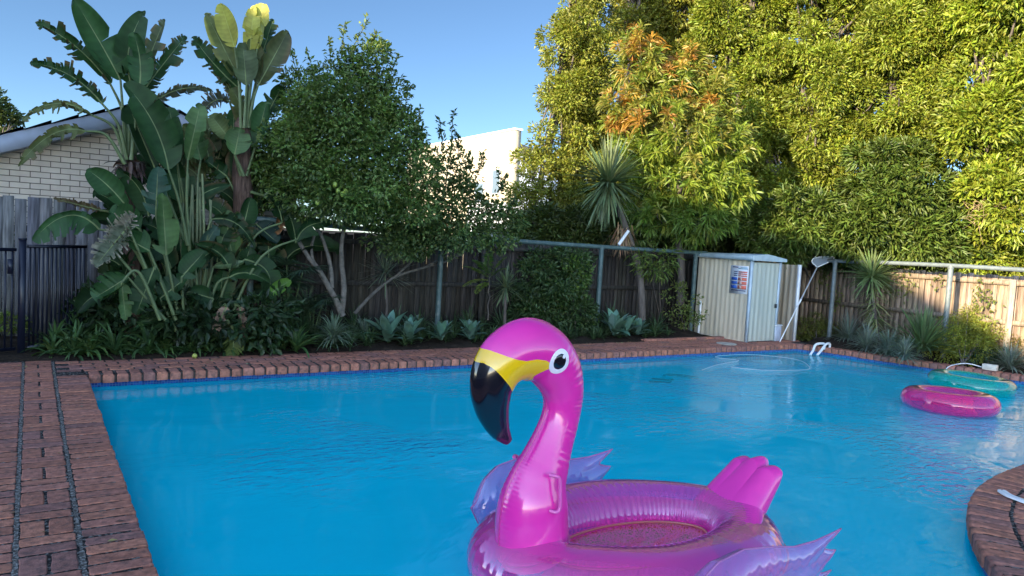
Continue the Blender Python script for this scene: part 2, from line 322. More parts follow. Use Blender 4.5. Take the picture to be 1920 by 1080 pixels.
# ------------------------------------------------------------------ pipe rails
PIPE = mat('painted_pipe', (.06, .10, .095), .5, .4, noise=(12, .2), bump=(60, .3, .003), tint=((.22, .24, .22), 9, .55, .7, .5))
GALV = mat('galvanised_pipe', (.15, .175, .175), .5, .4, metal=.1, noise=(14, .2), bump=(60, .3, .003))
def piperail(label, pts, posts, m, r=.034):
    root = thing('pipe_rail', label, 'pipe rail', pts[0]); o = np.array(pts[0])
    MB().tube(spline(np.array(pts)-o, 24), r, 12).build('top_rail', m, root, smooth=True)
    for p, zb in posts:
        b = MB(); p = np.array(p)-o; b.tube([(p[0], p[1], zb-o[2]), (p[0], p[1], p[2]-r*.6)], r*1.15, 12).tube([(p[0], p[1], p[2]-.05), (p[0], p[1], p[2]+.0)], r*1.4, 12); b.build('rail_post', m, root, smooth=True)
    return root
piperail('green painted pipe rail on posts in front of the dark back fence', [(2.2, 10.1, 1.685), (2.5, 10.1, 1.68), (5.24, 10.1, 1.60), (8.37, 10.1, 1.565), (11.0, 10.1, 1.555)],
         [((2.45, 10.1, 1.68), -.05), ((5.24, 10.1, 1.60), -.05), ((8.37, 10.1, 1.565), -.05), ((10.70, 10.1, 1.545), -.05)], PIPE, .036)
piperail('pale galvanised pipe rail on posts in front of the right hand fence', [(12.9, 8.95, 1.55), (12.9, 8.62, 1.55), (12.9, 6.49, 1.59), (12.95, 4.3, 1.58), (12.98, 2.2, 1.57)],
         [((12.9, 8.62, 1.55), -.05), ((12.9, 6.49, 1.59), -.05), ((12.95, 4.3, 1.58), -.05)], GALV, .036)
# ------------------------------------------------------------------ metal shed
def ribbed(b, A, B_, z0, z1, pitch=.1, depth=.009, nn=None):
    A = np.array(A); B_ = np.array(B_); L = np.linalg.norm(B_-A); d = (B_-A)/L; s = []; x = 0
    while x < L-.001: s += [(x, 0), (min(x+pitch*.45, L), 0), (min(x+pitch*.55, L), depth), (min(x+pitch*.9, L), depth)]; x += pitch
    s.append((L, 0)); s = np.array(s); base = A+d*s[:, :1]+np.array(nn)*s[:, 1:]; n = len(s)
    V = np.vstack([np.column_stack([base, np.full(n, z0)]), np.column_stack([base, np.full(n, z1)])]); i = np.arange(n-1); b.add(V, np.column_stack([i, i+1, i+1+n, i+n])); return b
CREAM = mat('cream_steel', (.62, .53, .38), .5, .4, noise=(3, .12), tint=((.33, .30, .23), 2.2, .5, .75, .5), stretch=(3, 3, .4))
DOORM = mat('pale_steel', (.43, .45, .38), .45, .45, noise=(3, .12), tint=((.28, .31, .28), 2, .5, .7, .5), stretch=(5, 5, .3))
TRIM = mat('pale_blue_trim', (.42, .50, .55), .45, .5, noise=(6, .15))
ROOFM = mat('zinc_roof', (.38, .47, .50), .4, .5, noise=(5, .2))
WHITE = mat('white_plastic', (.72, .73, .72), .4, .5, noise=(9, .08)); DARKM = mat('black_plastic', (.015, .015, .017), .4, .5)
S0 = (10.86, 8.90); SW = .78; SD = 1.25
sh = thing('garden_shed', 'cream ribbed metal shed with a zinc roof at the far end of the pool', 'shed', (*S0, 0))
SH = 1.475
b = MB(); ribbed(b, (0, SD), (0, 0), 0, SH, .11, .005, (-1, 0)); b.build('side_wall', CREAM, sh)
b = MB(); ribbed(b, (SW, SD), (0, SD), 0, SH, .1, .01, (0, 1)); ribbed(b, (SW, .03), (SW, SD), 0, SH, .1, .01, (1, 0)); b.build('rear_wall', CREAM, sh)
dr = MB(); ribbed(dr, (.03, -.004), (SW-.03, -.004), .015, SH-.03, .125, .006, (0, -1)); dr = dr.build('door', DOORM, sh)
hd = MB(); hd.box((SW-.07, -.035, .66), (.03, .03, .07)); hd.build('handle', DARKM, dr)
for x in (0, SW): MB().box((x, -.004, SH/2), (.05, .045, SH)).build('corner_trim', TRIM, sh)
rf = MB(); ov = .085; sl_ = .06
Vr = [(-ov, -ov, SH), (SW+ov, -ov, SH), (SW+ov, SD+ov, SH), (-ov, SD+ov, SH), (-ov, -ov, SH+.085), (SW+ov, -ov, SH+.055), (SW+ov, SD+ov, SH+.05), (-ov, SD+ov, SH+.065), (SW*.42, -ov, SH+.125), (SW*.42, SD+ov, SH+.1)]
rf.add(Vr, [[0, 3, 2, 1], [3, 0, 4, 7], [1, 2, 6, 5], [4, 8, 9, 7], [8, 5, 6, 9]]).add(Vr, [[0, 1, 4], [1, 5, 4], [4, 5, 8], [3, 7, 2], [2, 7, 6], [7, 9, 6]])
rf.build('roof', ROOFM, sh)
MB().box((SW/2, SD/2, .008), (SW-.05, SD-.1, .016)).build('floor_plate', ROOFM, sh)
# white conduit against the shed's side
pc = gx(1325, 632, 10.80); b = MB(); b.tube([(0, 0, 0), (.0, .0, .62)], .022, 10)
tag(b.build('drain_pipe', WHITE, smooth=True), 'short white upright pipe against the left side of the metal shed', 'pipe').location = (10.82, 10.0, 0.02)
# poster on side wall
PX0 = S0[0]-.0125
pa = gx(1371, 497, PX0); pb = gx(1405, 497, PX0); pc_ = gx(1386, 551, PX0)
po = thing('safety_poster', 'white safety poster with blue and red panels fixed to the shed wall', 'poster', (PX0, (pa[1]+pb[1])/2, (pa[2]+pc_[2])/2))
PW = abs(pa[1]-pb[1]); PHh = abs(pa[2]-pc_[2])
PAPER = mat('poster_paper', (.68, .70, .72), .5, .4); PB = mat('poster_blue', (.02, .09, .38), .5); PR = mat('poster_red', (.62, .14, .09), .5, noise=(30, .2)); PK = mat('poster_navy', (.03, .035, .12), .5); PT = mat('poster_teal', (.15, .36, .48), .5); PS = mat('poster_skin', (.75, .50, .40), .5)
MB().box((0, 0, 0), (.003, PW, PHh)).build('sheet', PAPER, po)
def pm(name, u0, u1, v0, v1, m, o=0):   # u: 0 left..1 right as seen from the pool, v: 0 top..1 bottom
    y0 = PW/2-u0*PW; y1 = PW/2-u1*PW; MB().box((-.0025-o, (y0+y1)/2, PHh/2-(v0+v1)/2*PHh), (.002, abs(y1-y0), (v1-v0)*PHh)).build(name, m, po)
pm('logo_mark', .12, .42, .035, .075, PK); pm('heading', .55, .92, .045, .07, PT); pm('heading', .42, .94, .085, .115, PT)
for k, (v0, v1) in enumerate([(.20, .235), (.27, .305), (.34, .375), (.42, .52), (.56, .66), (.70, .82)]):
    pm('blue_panel', .08 if k > 2 else .2, .40, v0, v1, PB if k > 2 else PK); pm('red_panel', .44, .93, v0-.005, v1+.008, PR)
    if k > 2: pm('picture', .50+.04*(k % 2), .66, v0+.02, v1-.01, PS, .001)
pm('footer_line', .10, .9, .865, .895, PK)
# second metal panel to the right of the shed opening
mp_ = thing('metal_screen', 'ribbed beige steel screen with a white edge post to the right of the shed', 'screen', (12.12, 8.85, 0))
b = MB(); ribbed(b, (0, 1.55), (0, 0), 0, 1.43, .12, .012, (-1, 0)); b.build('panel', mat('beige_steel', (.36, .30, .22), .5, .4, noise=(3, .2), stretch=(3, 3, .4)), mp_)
MB().box((.01, -.02, .72), (.055, .05, 1.44)).build('edge_post', WHITE, mp_)
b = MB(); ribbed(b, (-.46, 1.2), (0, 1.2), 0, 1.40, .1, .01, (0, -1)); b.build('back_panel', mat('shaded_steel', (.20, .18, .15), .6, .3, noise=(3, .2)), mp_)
# storage tub between shed and screen
c = gz(1457, 640, 0); b = MB(); b.box((0, 0, .14), (.18, .24, .28)); tb = thing('chlorine_tub', 'pale grey plastic tub on the deck in the gap right of the shed', 'tub', (c[0]+.02, c[1]+.12, 0))
b.build('body', mat('pale_tub', (.42, .46, .54), .5, .4, noise=(14, .15)), tb, bevel=.015); MB().box((0, 0, .295), (.19, .25, .025)).build('lid', WHITE, tb, bevel=.006)
# leaf skimmer pole leaning on the rail
ALU = mat('aluminium', (.62, .63, .64), .35, .5, metal=.6)
p0 = gz(1462, 641, .01); p1 = gx(1530, 505, 12.80); p1 = np.array([12.84, 8.83, 1.45])
p0 = gz(1462, 641, .01); p1 = gd(1532, 501, np.dot(gx(1560, 500, 12.9)-EYE, CF)+.05)
sk = thing('pool_skimmer', 'white pool skimmer pole with a flat net head leaning on the right rail', 'pool skimmer', tuple(p0)); q = p1-p0
MB().tube([(0, 0, 0), q*.52], .011, 8).tube([q*.50, q*.56], .019, 8).build('lower_pole', WHITE, sk, smooth=True)
MB().tube([q*.5, q], .0135, 8).tube([q*.455, q*.47], .02, 8).build('upper_pole', ALU, sk, smooth=True)
hp = [gd(x, y, 15.05)-p0 for x, y in ((1532, 501), (1523, 491), (1530, 484), (1558, 482), (1561, 487), (1548, 494), (1532, 501))]
sc_ = np.linalg.norm(gd(1532, 501, 15.05)-p1); hp = [h+(p1-gd(1532, 501, 15.05)) for h in hp]
MB().tube(spline(hp, 40), .012, 8, cap=False).build('net_frame', WHITE, sk, smooth=True)
NET = mat('grey_net', (.20, .23, .26), .8, .2); cN = np.mean(hp, axis=0); MB().add([cN]+hp[:-1], [[0, i+1, (i+1) % 6+1] for i in range(6)]).build('net', NET, sk)
# white pipe stub standing up from the back rail
a = gy(1160, 459, 10.1); c = gy(1178, 433, 10.1); tag(MB().tube([(0, 0, 0), c-a], .028, 10).build('pipe_stub', WHITE, smooth=True), 'short white pipe sticking up at a slant from the back rail beside the yucca', 'pipe').location = tuple(a)
# small pool steps handrail at the far corner
def pt(l): return np.array(l)
hr = thing('pool_handrail', 'small white double hoop handrail at the far right corner of the pool', 'handrail', tuple(gz(1540, 655, 0)))
o = gz(1540, 655, 0)
for dx in (0, 1):
    A_ = gz(1545+dx*10, 652, 0)-o; T_ = gd(1530+dx*18, 648, np.dot(gz(1530, 652, 0)-EYE, CF))-o; B__ = gd(1519+dx*13, 666, np.dot(gz(1530, 652, 0)-EYE, CF)-.1)-o
    MB().tube(spline([A_+pt([.0, 0, -.03]), A_+pt([0, 0, .07]), T_+pt([0, 0, .02]), B__*.5+T_*.5, B__], 20), .021, 10).build('hoop', WHITE, hr, smooth=True)
# skimmer lid box with a thin hose on the right coping
c = gz(1856, 694, .0); bx = thing('timer_box', 'small cream box with a thin white hose on the right pool coping', 'control box', (c[0], c[1], 0))
MB().box((0, 0, .045), (.10, .20, .09), .15).build('body', mat('cream_box', (.62, .56, .46), .6, noise=(9, .2)), bx, bevel=.008)
h0 = np.array([-.03, .1, .03]); hs = [h0, h0+(-.08, .18, .03), h0+(-.22, .30, .0), h0+(-.42, .32, -.05), h0+(-.47, .30, -.15), h0+(-.5, .3, -.25)]
MB().tube(spline(hs, 24), .007, 8).build('hose', WHITE, bx, smooth=True)
# white strap lying on the near right coping
sp_ = [gz(x, y, .012) for x, y in ((1878, 922), (1890, 930), (1910, 938), (1940, 948), (1975, 952))]; o = sp_[0]; b = MB(); P_ = spline(np.array(sp_)-o, 20)
T_ = nrm(np.gradient(P_, axis=0)); Sd = np.column_stack([-T_[:, 1], T_[:, 0], 0*T_[:, 0]]); pr = [(-.028, 0), (-.026, .014), (-.008, .017), (0, .010), (.008, .017), (.026, .014), (.028, 0)]
V = np.concatenate([(P_+Sd*a+np.array([0, 0, z])) for a, z in pr]); n = len(P_); i = np.arange(n-1); F = np.vstack([np.column_stack([k*n+i, k*n+i+1, (k+1)*n+i+1, (k+1)*n+i]) for k in range(len(pr)-1)])
b.add(V, F); tag(b.build('plastic_strap', WHITE, smooth=True), 'white ribbed plastic strap lying on the near right brick coping', 'strap').location = tuple(o)
# manhole cover like lid on deck in front of the shed
c = gz(1362, 645, .006); tag(MB().tube([(0, 0, 0), (0, 0, .012)], .17, 20).build('skimmer_lid', mat('concrete_lid', (.42, .38, .32), .8, noise=(9, .3)), smooth=False), 'round pale lid set in the brick deck in front of the shed', 'lid').location = tuple(c)
# ------------------------------------------------------------------ gate and black pool fence
BLK = mat('navy_black_paint', (.008, .010, .022), .35, .5)
def bars(name, label, cat, A, B_, zt, n, zb=.06):
    A = np.array(A); B_ = np.array(B_); root = thing(name, label, cat, (*A, 0)); d = B_-A; L = np.linalg.norm(d); rz = math.atan2(d[1], d[0])
    for z in (zt-.02, zb+.03): MB().box((*(d/2), z), (L, .03, .036), rz).build('rail', BLK, root)
    for k in range(n):
        t = (k+.5)/n; MB().box((*(d*t), (zt+zb)/2), (.016, .016, zt-zb-.05), rz).build('bar', BLK, root)
    return root
GP = (-.06, 9.8)
bars('pool_fence_panel', 'black metal pool fence panel right of the gate post by the broad-leaved plants', 'fence panel', (-.01, 9.83), (.58, 10.35), 1.24, 14)
gt = bars('pool_gate', 'black metal pool gate left of the gate post, partly out of frame', 'gate', (-1.1, 9.3), (-.12, 9.78), 1.20, 16)
MB().box((.93, .42, 1.0), (.05, .06, .16)).build('latch', BLK, gt)
tag(MB().box((0, 0, .64), (.07, .07, 1.30)).box((0, 0, 1.30), (.08, .08, .02)).build('gate_post', BLK), 'thick black metal post between the pool gate and the fence panel', 'post').location = (*GP, 0)
# ------------------------------------------------------------------ neighbouring brick house
def brickwall():
    m = mat('cream_brick', (.5, .45, .35), .85, .2); n = m.node_tree.nodes; l = m.node_tree.links; b = n['Principled BSDF']
    tc = n.new('ShaderNodeTexCoord'); mp = n.new('ShaderNodeMapping'); mp.inputs['Rotation'].default_value = (rad(-90), 0, 0); l.new(tc.outputs['Object'], mp.inputs[0])
    br = n.new('ShaderNodeTexBrick'); br.inputs['Scale'].default_value = 1; br.inputs['Brick Width'].default_value = .225; br.inputs['Row Height'].default_value = .076; br.inputs['Mortar Size'].default_value = .0045
    br.inputs['Mortar Smooth'].default_value = .2
    br.inputs['Color1'].default_value = (.66, .58, .47, 1); br.inputs['Color2'].default_value = (.56, .48, .39, 1); br.inputs['Mortar'].default_value = (.12, .10, .08, 1); l.new(mp.outputs[0], br.inputs['Vector'])
    t = n.new('ShaderNodeTexNoise'); t.inputs['Scale'].default_value = 6; t.inputs['Detail'].default_value = 6; l.new(tc.outputs['Object'], t.inputs['Vector'])
    r = n.new('ShaderNodeMapRange'); r.inputs[3].default_value = .82; r.inputs[4].default_value = 1.12; l.new(t.outputs[0], r.inputs[0])
    v = n.new('ShaderNodeVectorMath'); v.operation = 'SCALE'; l.new(br.outputs[0], v.inputs[0]); l.new(r.outputs[0], v.inputs['Scale']); l.new(v.outputs[0], b.inputs['Base Color'])
    bp = n.new('ShaderNodeBump'); bp.inputs['Distance'].default_value = .01; bp.invert = True; l.new(br.outputs[1], bp.inputs['Height']); l.new(bp.outputs[0], b.inputs['Normal']); return m
HY = 11.7
e0 = gy(0, 262, HY); e1 = gy(228, 212, HY); slope = (e1[2]-e0[2])/(e1[0]-e0[0]); ax_ = 1.42; az = e0[2]+slope*(ax_-e0[0])
hs_ = thing('brick_house', 'cream brick house with a low gable roof behind the left fence', 'house', (0, HY, 0))
def rake(x): return az-slope*abs(x-ax_)
xl, xr = -6., 3.3
V = [(xl, 0, -.1), (xr, 0, -.1), (xr, 0, rake(xr)-.02), (ax_, 0, az-.02), (xl, 0, rake(xl)-.02)]; V2 = [(x, 9., z) for x, _, z in V]
b = MB(); b.add(V+V2, [[0, 5, 9, 4], [1, 2, 7, 6]]); tri = tessellate_polygon([[Vector((v[0], v[2], 0)) for v in V]]); b.add(V, [list(t) for t in tri]); b.add(V2, [list(t) for t in tri])
b.build('wall', brickwall(), hs_)
FASC = mat('pale_fascia', (.40, .44, .52), .6, .3, noise=(4, .15))
for xa, xb, nm in ((xl-.4, ax_, 0), (ax_, xr+.3, 1)):
    za, zb = rake(xa), rake(xb); b = MB(); yy0, yy1 = -.32, -.29
    Vf = [(xa, yy0, za-.19), (xb, yy0, zb-.19), (xb, yy0, zb+.03), (xa, yy0, za+.03)]; Vb = [(x, yy1, z) for x, _, z in Vf]
    b.add(Vf+Vb, [[0, 1, 2, 3], [7, 6, 5, 4], [0, 4, 5, 1], [3, 2, 6, 7], [0, 3, 7, 4], [1, 5, 6, 2]]); b.build('fascia', FASC, hs_)
    b = MB(); b.add([(xa, -.28, za-.19), (xb, -.28, zb-.19), (xb, .0, zb-.19), (xa, 0, za-.19)], [[0, 1, 2, 3]]); b.build('soffit', FASC, hs_)
TILE = mat('grey_tile', (.075, .07, .07), .8, .3, noise=(10, .4), tint=((.2, .19, .17), 6, .5, .7, .5))
for sgn in (-1, 1):
    b = MB(); xe = xl-.45 if sgn < 0 else xr+.35; xs = np.arange(0, abs(xe-ax_), .3); zz = []; yn = 52
    ys = -.36+np.arange(yn)*.18; rows = []
    for k, x0 in enumerate(xs):
        for dx, lift in ((0, .075), (.3, .04)):
            x = ax_+sgn*(x0+dx); rows.append(np.column_stack([np.full(yn, x), ys, rake(x)+lift+.018*(np.arange(yn) % 2)]))
    V = np.vstack(rows); i = np.arange(yn-1); F = np.vstack([np.column_stack([r*yn+i, r*yn+i+1, (r+1)*yn+i+1, (r+1)*yn+i]) for r in range(len(rows)-1)]); b.add(V, F); b.build('roof', TILE, hs_)
# ------------------------------------------------------------------ white building
RENDER = mat('cream_render', (.44, .375, .27), .8, .2, noise=(.6, .05), tint=((.34, .29, .2), .5, .5, .8, .4)); PLN = mat('white_wall', (.78, .80, .82), .7, .2)
GLS = mat('window_glass', (.10, .13, .16), .08, .6); ZT = 6.4
A0 = gz(965, 243, ZT); B0 = gz(838, 267, ZT); dd = nrm((B0-A0)[:2]); nn_ = np.array([-dd[1], dd[0]]); nn_ = nn_ if np.dot(nn_, A0[:2]) > 0 else -nn_
wb = thing('white_building', 'white rendered two storey building with a parapet seen between the trees', 'building', (A0[0], A0[1], 0))
def wp(u, v, z): return (*(dd*u+nn_*v), z)
b = MB(); Lw = 12; Dw = .35
b.add([wp(0, 0, 0), wp(Lw, 0, 0), wp(Lw, 0, ZT), wp(0, 0, ZT), wp(0, Dw, 0), wp(Lw, Dw, 0), wp(Lw, Dw, ZT), wp(0, Dw, ZT)], [[0, 1, 2, 3], [7, 6, 5, 4], [0, 3, 7, 4], [1, 5, 6, 2], [3, 2, 6, 7]]); b.build('parapet_wall', RENDER, wb)
b = MB(); b.add([wp(-.02, .36, 0), wp(-.02, 6, 0), wp(-.02, 6, ZT-1.1), wp(-.02, .36, ZT-1.1), wp(Lw, 6, 0), wp(Lw, 6, ZT-1.1)], [[0, 1, 2, 3], [1, 4, 5, 2]]); b.build('side_wall', PLN, wb)
b = MB(); b.add([wp(-.05, -.04, ZT), wp(Lw, -.04, ZT), wp(Lw, .4, ZT), wp(-.05, .4, ZT), wp(-.05, -.04, ZT+.07), wp(Lw, -.04, ZT+.07), wp(Lw, .4, ZT+.07), wp(-.05, .4, ZT+.07)], [[0, 1, 5, 4], [4, 5, 6, 7], [0, 4, 7, 3]]); b.build('coping_cap', PLN, wb)
for (u0, u1, z0, z1) in ((1.0, 1.75, 3.6, 4.75), (2.5, 3.4, 3.2, 4.2)):
    f = MB(); f.add([wp(u0, -.03, z0), wp(u1, -.03, z0), wp(u1, -.03, z1), wp(u0, -.03, z1), wp(u0, 0, z0), wp(u1, 0, z0), wp(u1, 0, z1), wp(u0, 0, z1)], [[0, 1, 2, 3], [0, 4, 5, 1], [3, 2, 6, 7], [0, 3, 7, 4], [1, 5, 6, 2]]); f = f.build('window', PLN, wb)
    g = MB(); q = .06; g.add([wp(u0+q, -.034, z0+q), wp(u1-q, -.034, z0+q), wp(u1-q, -.034, z1-q), wp(u0+q, -.034, z1-q)], [[0, 1, 2, 3]]); g.build('pane', GLS, f)
# pale house further back, seen right of the white building
GREYW = mat('pale_grey_wall', (.50, .50, .52), .8, .2); g0 = gy(1012, 285, 34)
gb = thing('pale_house', 'pale grey house with a sloping roof half hidden behind the tall hedge', 'house', (g0[0], 34, 0))
MB().box((1.5, 2, (g0[2]-.8)/2), (6, 4, g0[2]-.8)).build('wall', GREYW, gb)
z_ = g0[2]; MB().add([(-2.0, -.4, z_+.35), (5, -.4, z_-1.2), (5, 4.4, z_-1.2), (-2.0, 4.4, z_+.35), (-2.0, -.4, z_+.2), (5, -.4, z_-1.35), (-1.5, 0, z_-.8), (-1.5, 0, z_+.2)], [[0, 1, 2, 3], [4, 5, 1, 0]]).build('roof', TILE, gb)
f0 = gy(958, 432, 17); fb = thing('low_white_house', 'low white wall and grey roof showing just above the back rail between the trees', 'house', (f0[0], 17, 0))
f1 = gy(1010, 385, 17)
MB().box((.6, .9, (f1[2])/2), (2.6, .6, f1[2])).build('wall', PLN, fb); MB().box((.6, -.1, f0[2]-.02), (3.0, 1.3, .09)).build('roof', TILE, fb); MB().box((.6, -.02, f0[2]-.35), (2.8, 1.0, .5)).build('lower_wall', GREYW, fb)
# ------------------------------------------------------------------ house out of view, added with a roof line fitted to shade the garden
OWN = mat('house_render', (.5, .46, .4), .85, .2, noise=(2, .1)); oh = thing('family_house', 'two storey rendered house beside the pool whose hipped roof shades the garden', 'house', (-14, 0, 0))
prof = [(y-2.6, z+2.2) for y, z in [(-7, 3.2), (-2.2, 3.0), (1.3, 4.25), (4.0, 5.45), (8.2, 5.72), (10.2, 5.75), (13.5, 5.5)]]
V = [(0, y, z) for y, z in prof]+[(0, y, -.1) for y, z in prof]; n = len(prof); i = np.arange(n-1)
b = MB(); b.add(V, np.column_stack([i+n, i+1+n, i+1, i])); b.add([(-8, y, z) for y, z in prof]+[(-8, y, -.1) for y, z in prof], np.column_stack([i+n, i+n+1, i+1, i])); b.add([(0, -9.6, -.1), (-8, -9.6, -.1), (-8, -9.6, 5.4), (0, -9.6, 5.4)], [[0, 1, 2, 3]]); b.add([(0, 10.9, -.1), (-8, 10.9, -.1), (-8, 10.9, 7.7), (0, 10.9, 7.7)], [[0, 1, 2, 3]]); b.build('wall', OWN, oh)
b = MB(); b.add([(.15, y, z+.02) for y, z in prof]+[(-8.2, y, z+.02) for y, z in prof]+[(.15, y, z+.14) for y, z in prof]+[(-8.2, y, z+.14) for y, z in prof], np.vstack([np.column_stack([i, i+1, i+1+n, i+n]), np.column_stack([i+2*n, i+1+2*n, i+1+3*n, i+3*n]), np.column_stack([i, i+1, i+1+2*n, i+2*n])])); b.build('roof', TILE, oh)
for yy in (2.2, 5.4, 8.6):
    f = MB().box((.03, yy, 1.5), (.06, 1.5, 1.3)).build('window', WHITE, oh); MB().box((.065, yy, 1.5), (.01, 1.36, 1.16)).build('pane', GLS, f)
# ================================================================== FOLIAGE
def leaves(b, P, D, L, W, col, up=(0, 0, 1), fold=.25, curl=.12):
    """folded leaf-shaped faces: base, left, tip, right"""
    n = len(P); D = nrm(D); U = nrm(np.asarray(up)+RNG.normal(0, .33, (n, 3))); S = nrm(np.cross(D, U)); N = np.cross(S, D)
    L = np.broadcast_to(L, (n,))[:, None]*RNG.uniform(.7, 1.25, (n, 1)); W = np.broadcast_to(W, (n,))[:, None]*RNG.uniform(.75, 1.2, (n, 1))
    base = P; mid = P+D*L*.45+N*L*.04; tip = P+D*L-N*L*curl
    l = mid+S*W*.5+N*W*fold; r = mid-S*W*.5+N*W*fold
    V = np.stack([base, l, tip, r], 1).reshape(-1, 3); k = np.arange(n)*4
    F = np.vstack([np.column_stack([k, k+1, k+2]), np.column_stack([k, k+2, k+3])])
    b.add(V, F, np.repeat(col, 4, 0)); return b
def sph(n): return nrm(RNG.normal(0, 1, (n, 3)))
def crown(b, lobes, per_m2, L, W, col, clump=.3, n_leaf=70, droop=.15, out=.8, fill=.35, tipcol=None, tipz=None, upb=.25, yvar=.12, cj=.3, gap=None):
    """lobes: (cx,cy,cz, rx,ry,rz). clumps of leaves sit on and inside each lobe"""
    for (cx, cy, cz, rx, ry, rz) in lobes:
        area = 4*math.pi*((rx*ry)**1.6/3+(rx*rz)**1.6/3+(ry*rz)**1.6/3)**(1/1.6); nc = max(3, int(area*per_m2)); R3 = np.array([rx, ry, rz]); C = np.array([cx, cy, cz])
        d = sph(nc); rr = RNG.uniform(.72, 1.06, (nc, 1)); nf = int(nc*fill); c = C+d*R3*rr
        if nf: c = np.vstack([c, C+sph(nf)*R3*RNG.uniform(.25, .7, (nf, 1))]); d = np.vstack([d, sph(nf)])
        if gap:
            q3 = c*gap[0]; nz_ = np.sin(q3[:, 0]*1.3+q3[:, 2]*.7+1)*np.sin(q3[:, 1]*1.1-q3[:, 2]*.5)+np.sin(q3[:, 2]*1.7+q3[:, 0]*.6+2)*.7+np.sin(q3[:, 0]*2.9+q3[:, 2]*2.3)*.35; kp = nz_ > gap[1]; c = c[kp]; d = d[kp]
            if not len(c): continue
        n = len(c); cl = clump*RNG.uniform(.55, 1.35, n); k = np.maximum(6, (n_leaf*(cl/clump)**2).astype(int)); idx = np.repeat(np.arange(n), k); m = len(idx)
        q = nrm(sph(m)+d[idx]*.55); rad_ = cl[idx][:, None]*RNG.uniform(.25, 1, (m, 1))**.6; P_ = c[idx]+q*rad_*np.array([1, 1, .8])
        D = q*out+sph(m)*.55+np.array([0, 0, -droop])+d[idx]*.2; cc = np.array(col)[None]*(1+RNG.uniform(-cj, cj, (n, 1)))[idx]
        cc = cc*(1+RNG.uniform(-.22, .22, (m, 1)))*(1+RNG.uniform(-yvar, yvar, (m, 3)))
        if tipcol is not None:
            t = np.clip((P_[:, 2]-tipz[0])/(tipz[1]-tipz[0])+RNG.normal(0, .25, n)[idx], 0, 1)[:, None]*(RNG.random((m, 1)) < .85); cc = cc*(1-t)+np.array(tipcol)*t
        U = q+np.array([0, 0, upb]); leaves(b, P_, D, L, W, np.clip(cc, .002, 1), up=U)
    return b
def sprig(b, p0, p1, L, W, col, n=26, r=.05):
    p0 = np.array(p0); p1 = np.array(p1); t = RNG.uniform(0, 1, n)[:, None]; P_ = p0+(p1-p0)*t+RNG.normal(0, r*.3, (n, 3)); D = nrm(p1-p0)*.6+sph(n)
    return leaves(b, P_, D, L, W, jc(col, n), up=(0, 0, 1))
def limb(b, pts, r0, r1, n=8, jit=.02, seg=12):
    P_ = spline(pts, seg); P_ = P_+RNG.normal(0, jit, P_.shape)*np.linspace(0, 1, seg)[:, None]; return b.tube(P_, np.linspace(r0, r1, seg), n)
def tree(name, label, cat, base, lobes, col, trunk_r=.09, top=None, group=None, barkm=BARK, trunks=None, **kw):
    base = np.array(base, float); t = thing(name, label, cat, base, 0, group); o = base
    lb = [(c[0]-o[0], c[1]-o[1], c[2]-o[2], *c[3:]) for c in lobes]; b = MB(); crown(b, lb, col=col, **kw); cr = b.build('crown', LEAF, t)
    b = MB(); zt = top-o[2] if top else max(l[2] for l in lb)
    if trunks:
        for tr in trunks: limb(b, [np.array(p)-o for p in tr[0]], tr[1], tr[2])
    else:
        limb(b, [(0, 0, 0), (.04, .03, zt*.5), (0, 0, zt)], trunk_r, trunk_r*.3, 10)
        for l in lb:
            for _ in range(3):
                z = RNG.uniform(.25, .8)*zt; q = np.array(l[:3])+sph(1)[0]*np.array(l[3:])*.7; limb(b, [(0, 0, z), (q*np.array([.4, .4, 0])+np.array([0, 0, z*.5+q[2]*.5])), q], trunk_r*.4, .01, 6)
    b.build('trunk', barkm, t, smooth=True); return t, cr
def lobe(px, py, D, rw, rh, rd=None):
    p = gd(px, py, D); k = D/FPX; return (*p, rw*k, (rd or rw)*k, rh*k)
def col_lobes(cx, wpx, y0, y1, D, r=(40, 66), dens=1.0, seed=1, edge=None, taper=.0):
    g = np.random.default_rng(seed); out = []; yy = y0; 
    while yy < y1:
        u = (yy-y0)/(y1-y0); hw = wpx*.5*(1-taper*(1-u)**2)
        for _ in range(max(1, int(dens*hw/46))):
            rr_ = g.uniform(*r); x = cx+g.uniform(-1, 1)*max(4, hw-rr_*.7); off = ((x-cx)/max(hw, 1))**2; dz = D+.8*off-g.uniform(-.45, .45)
            out.append(lobe(x, yy+g.uniform(-18, 18), dz, rr_*g.uniform(.8, 1.05), rr_*g.uniform(.75, 1.15)))
        yy += r[0]*1.05
    return out
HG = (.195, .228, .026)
HK = dict(per_m2=6.6, L=.104, W=.038, clump=.26, n_leaf=165, droop=.15, out=.75, fill=.15, upb=.3, gap=(2.6, -.95))
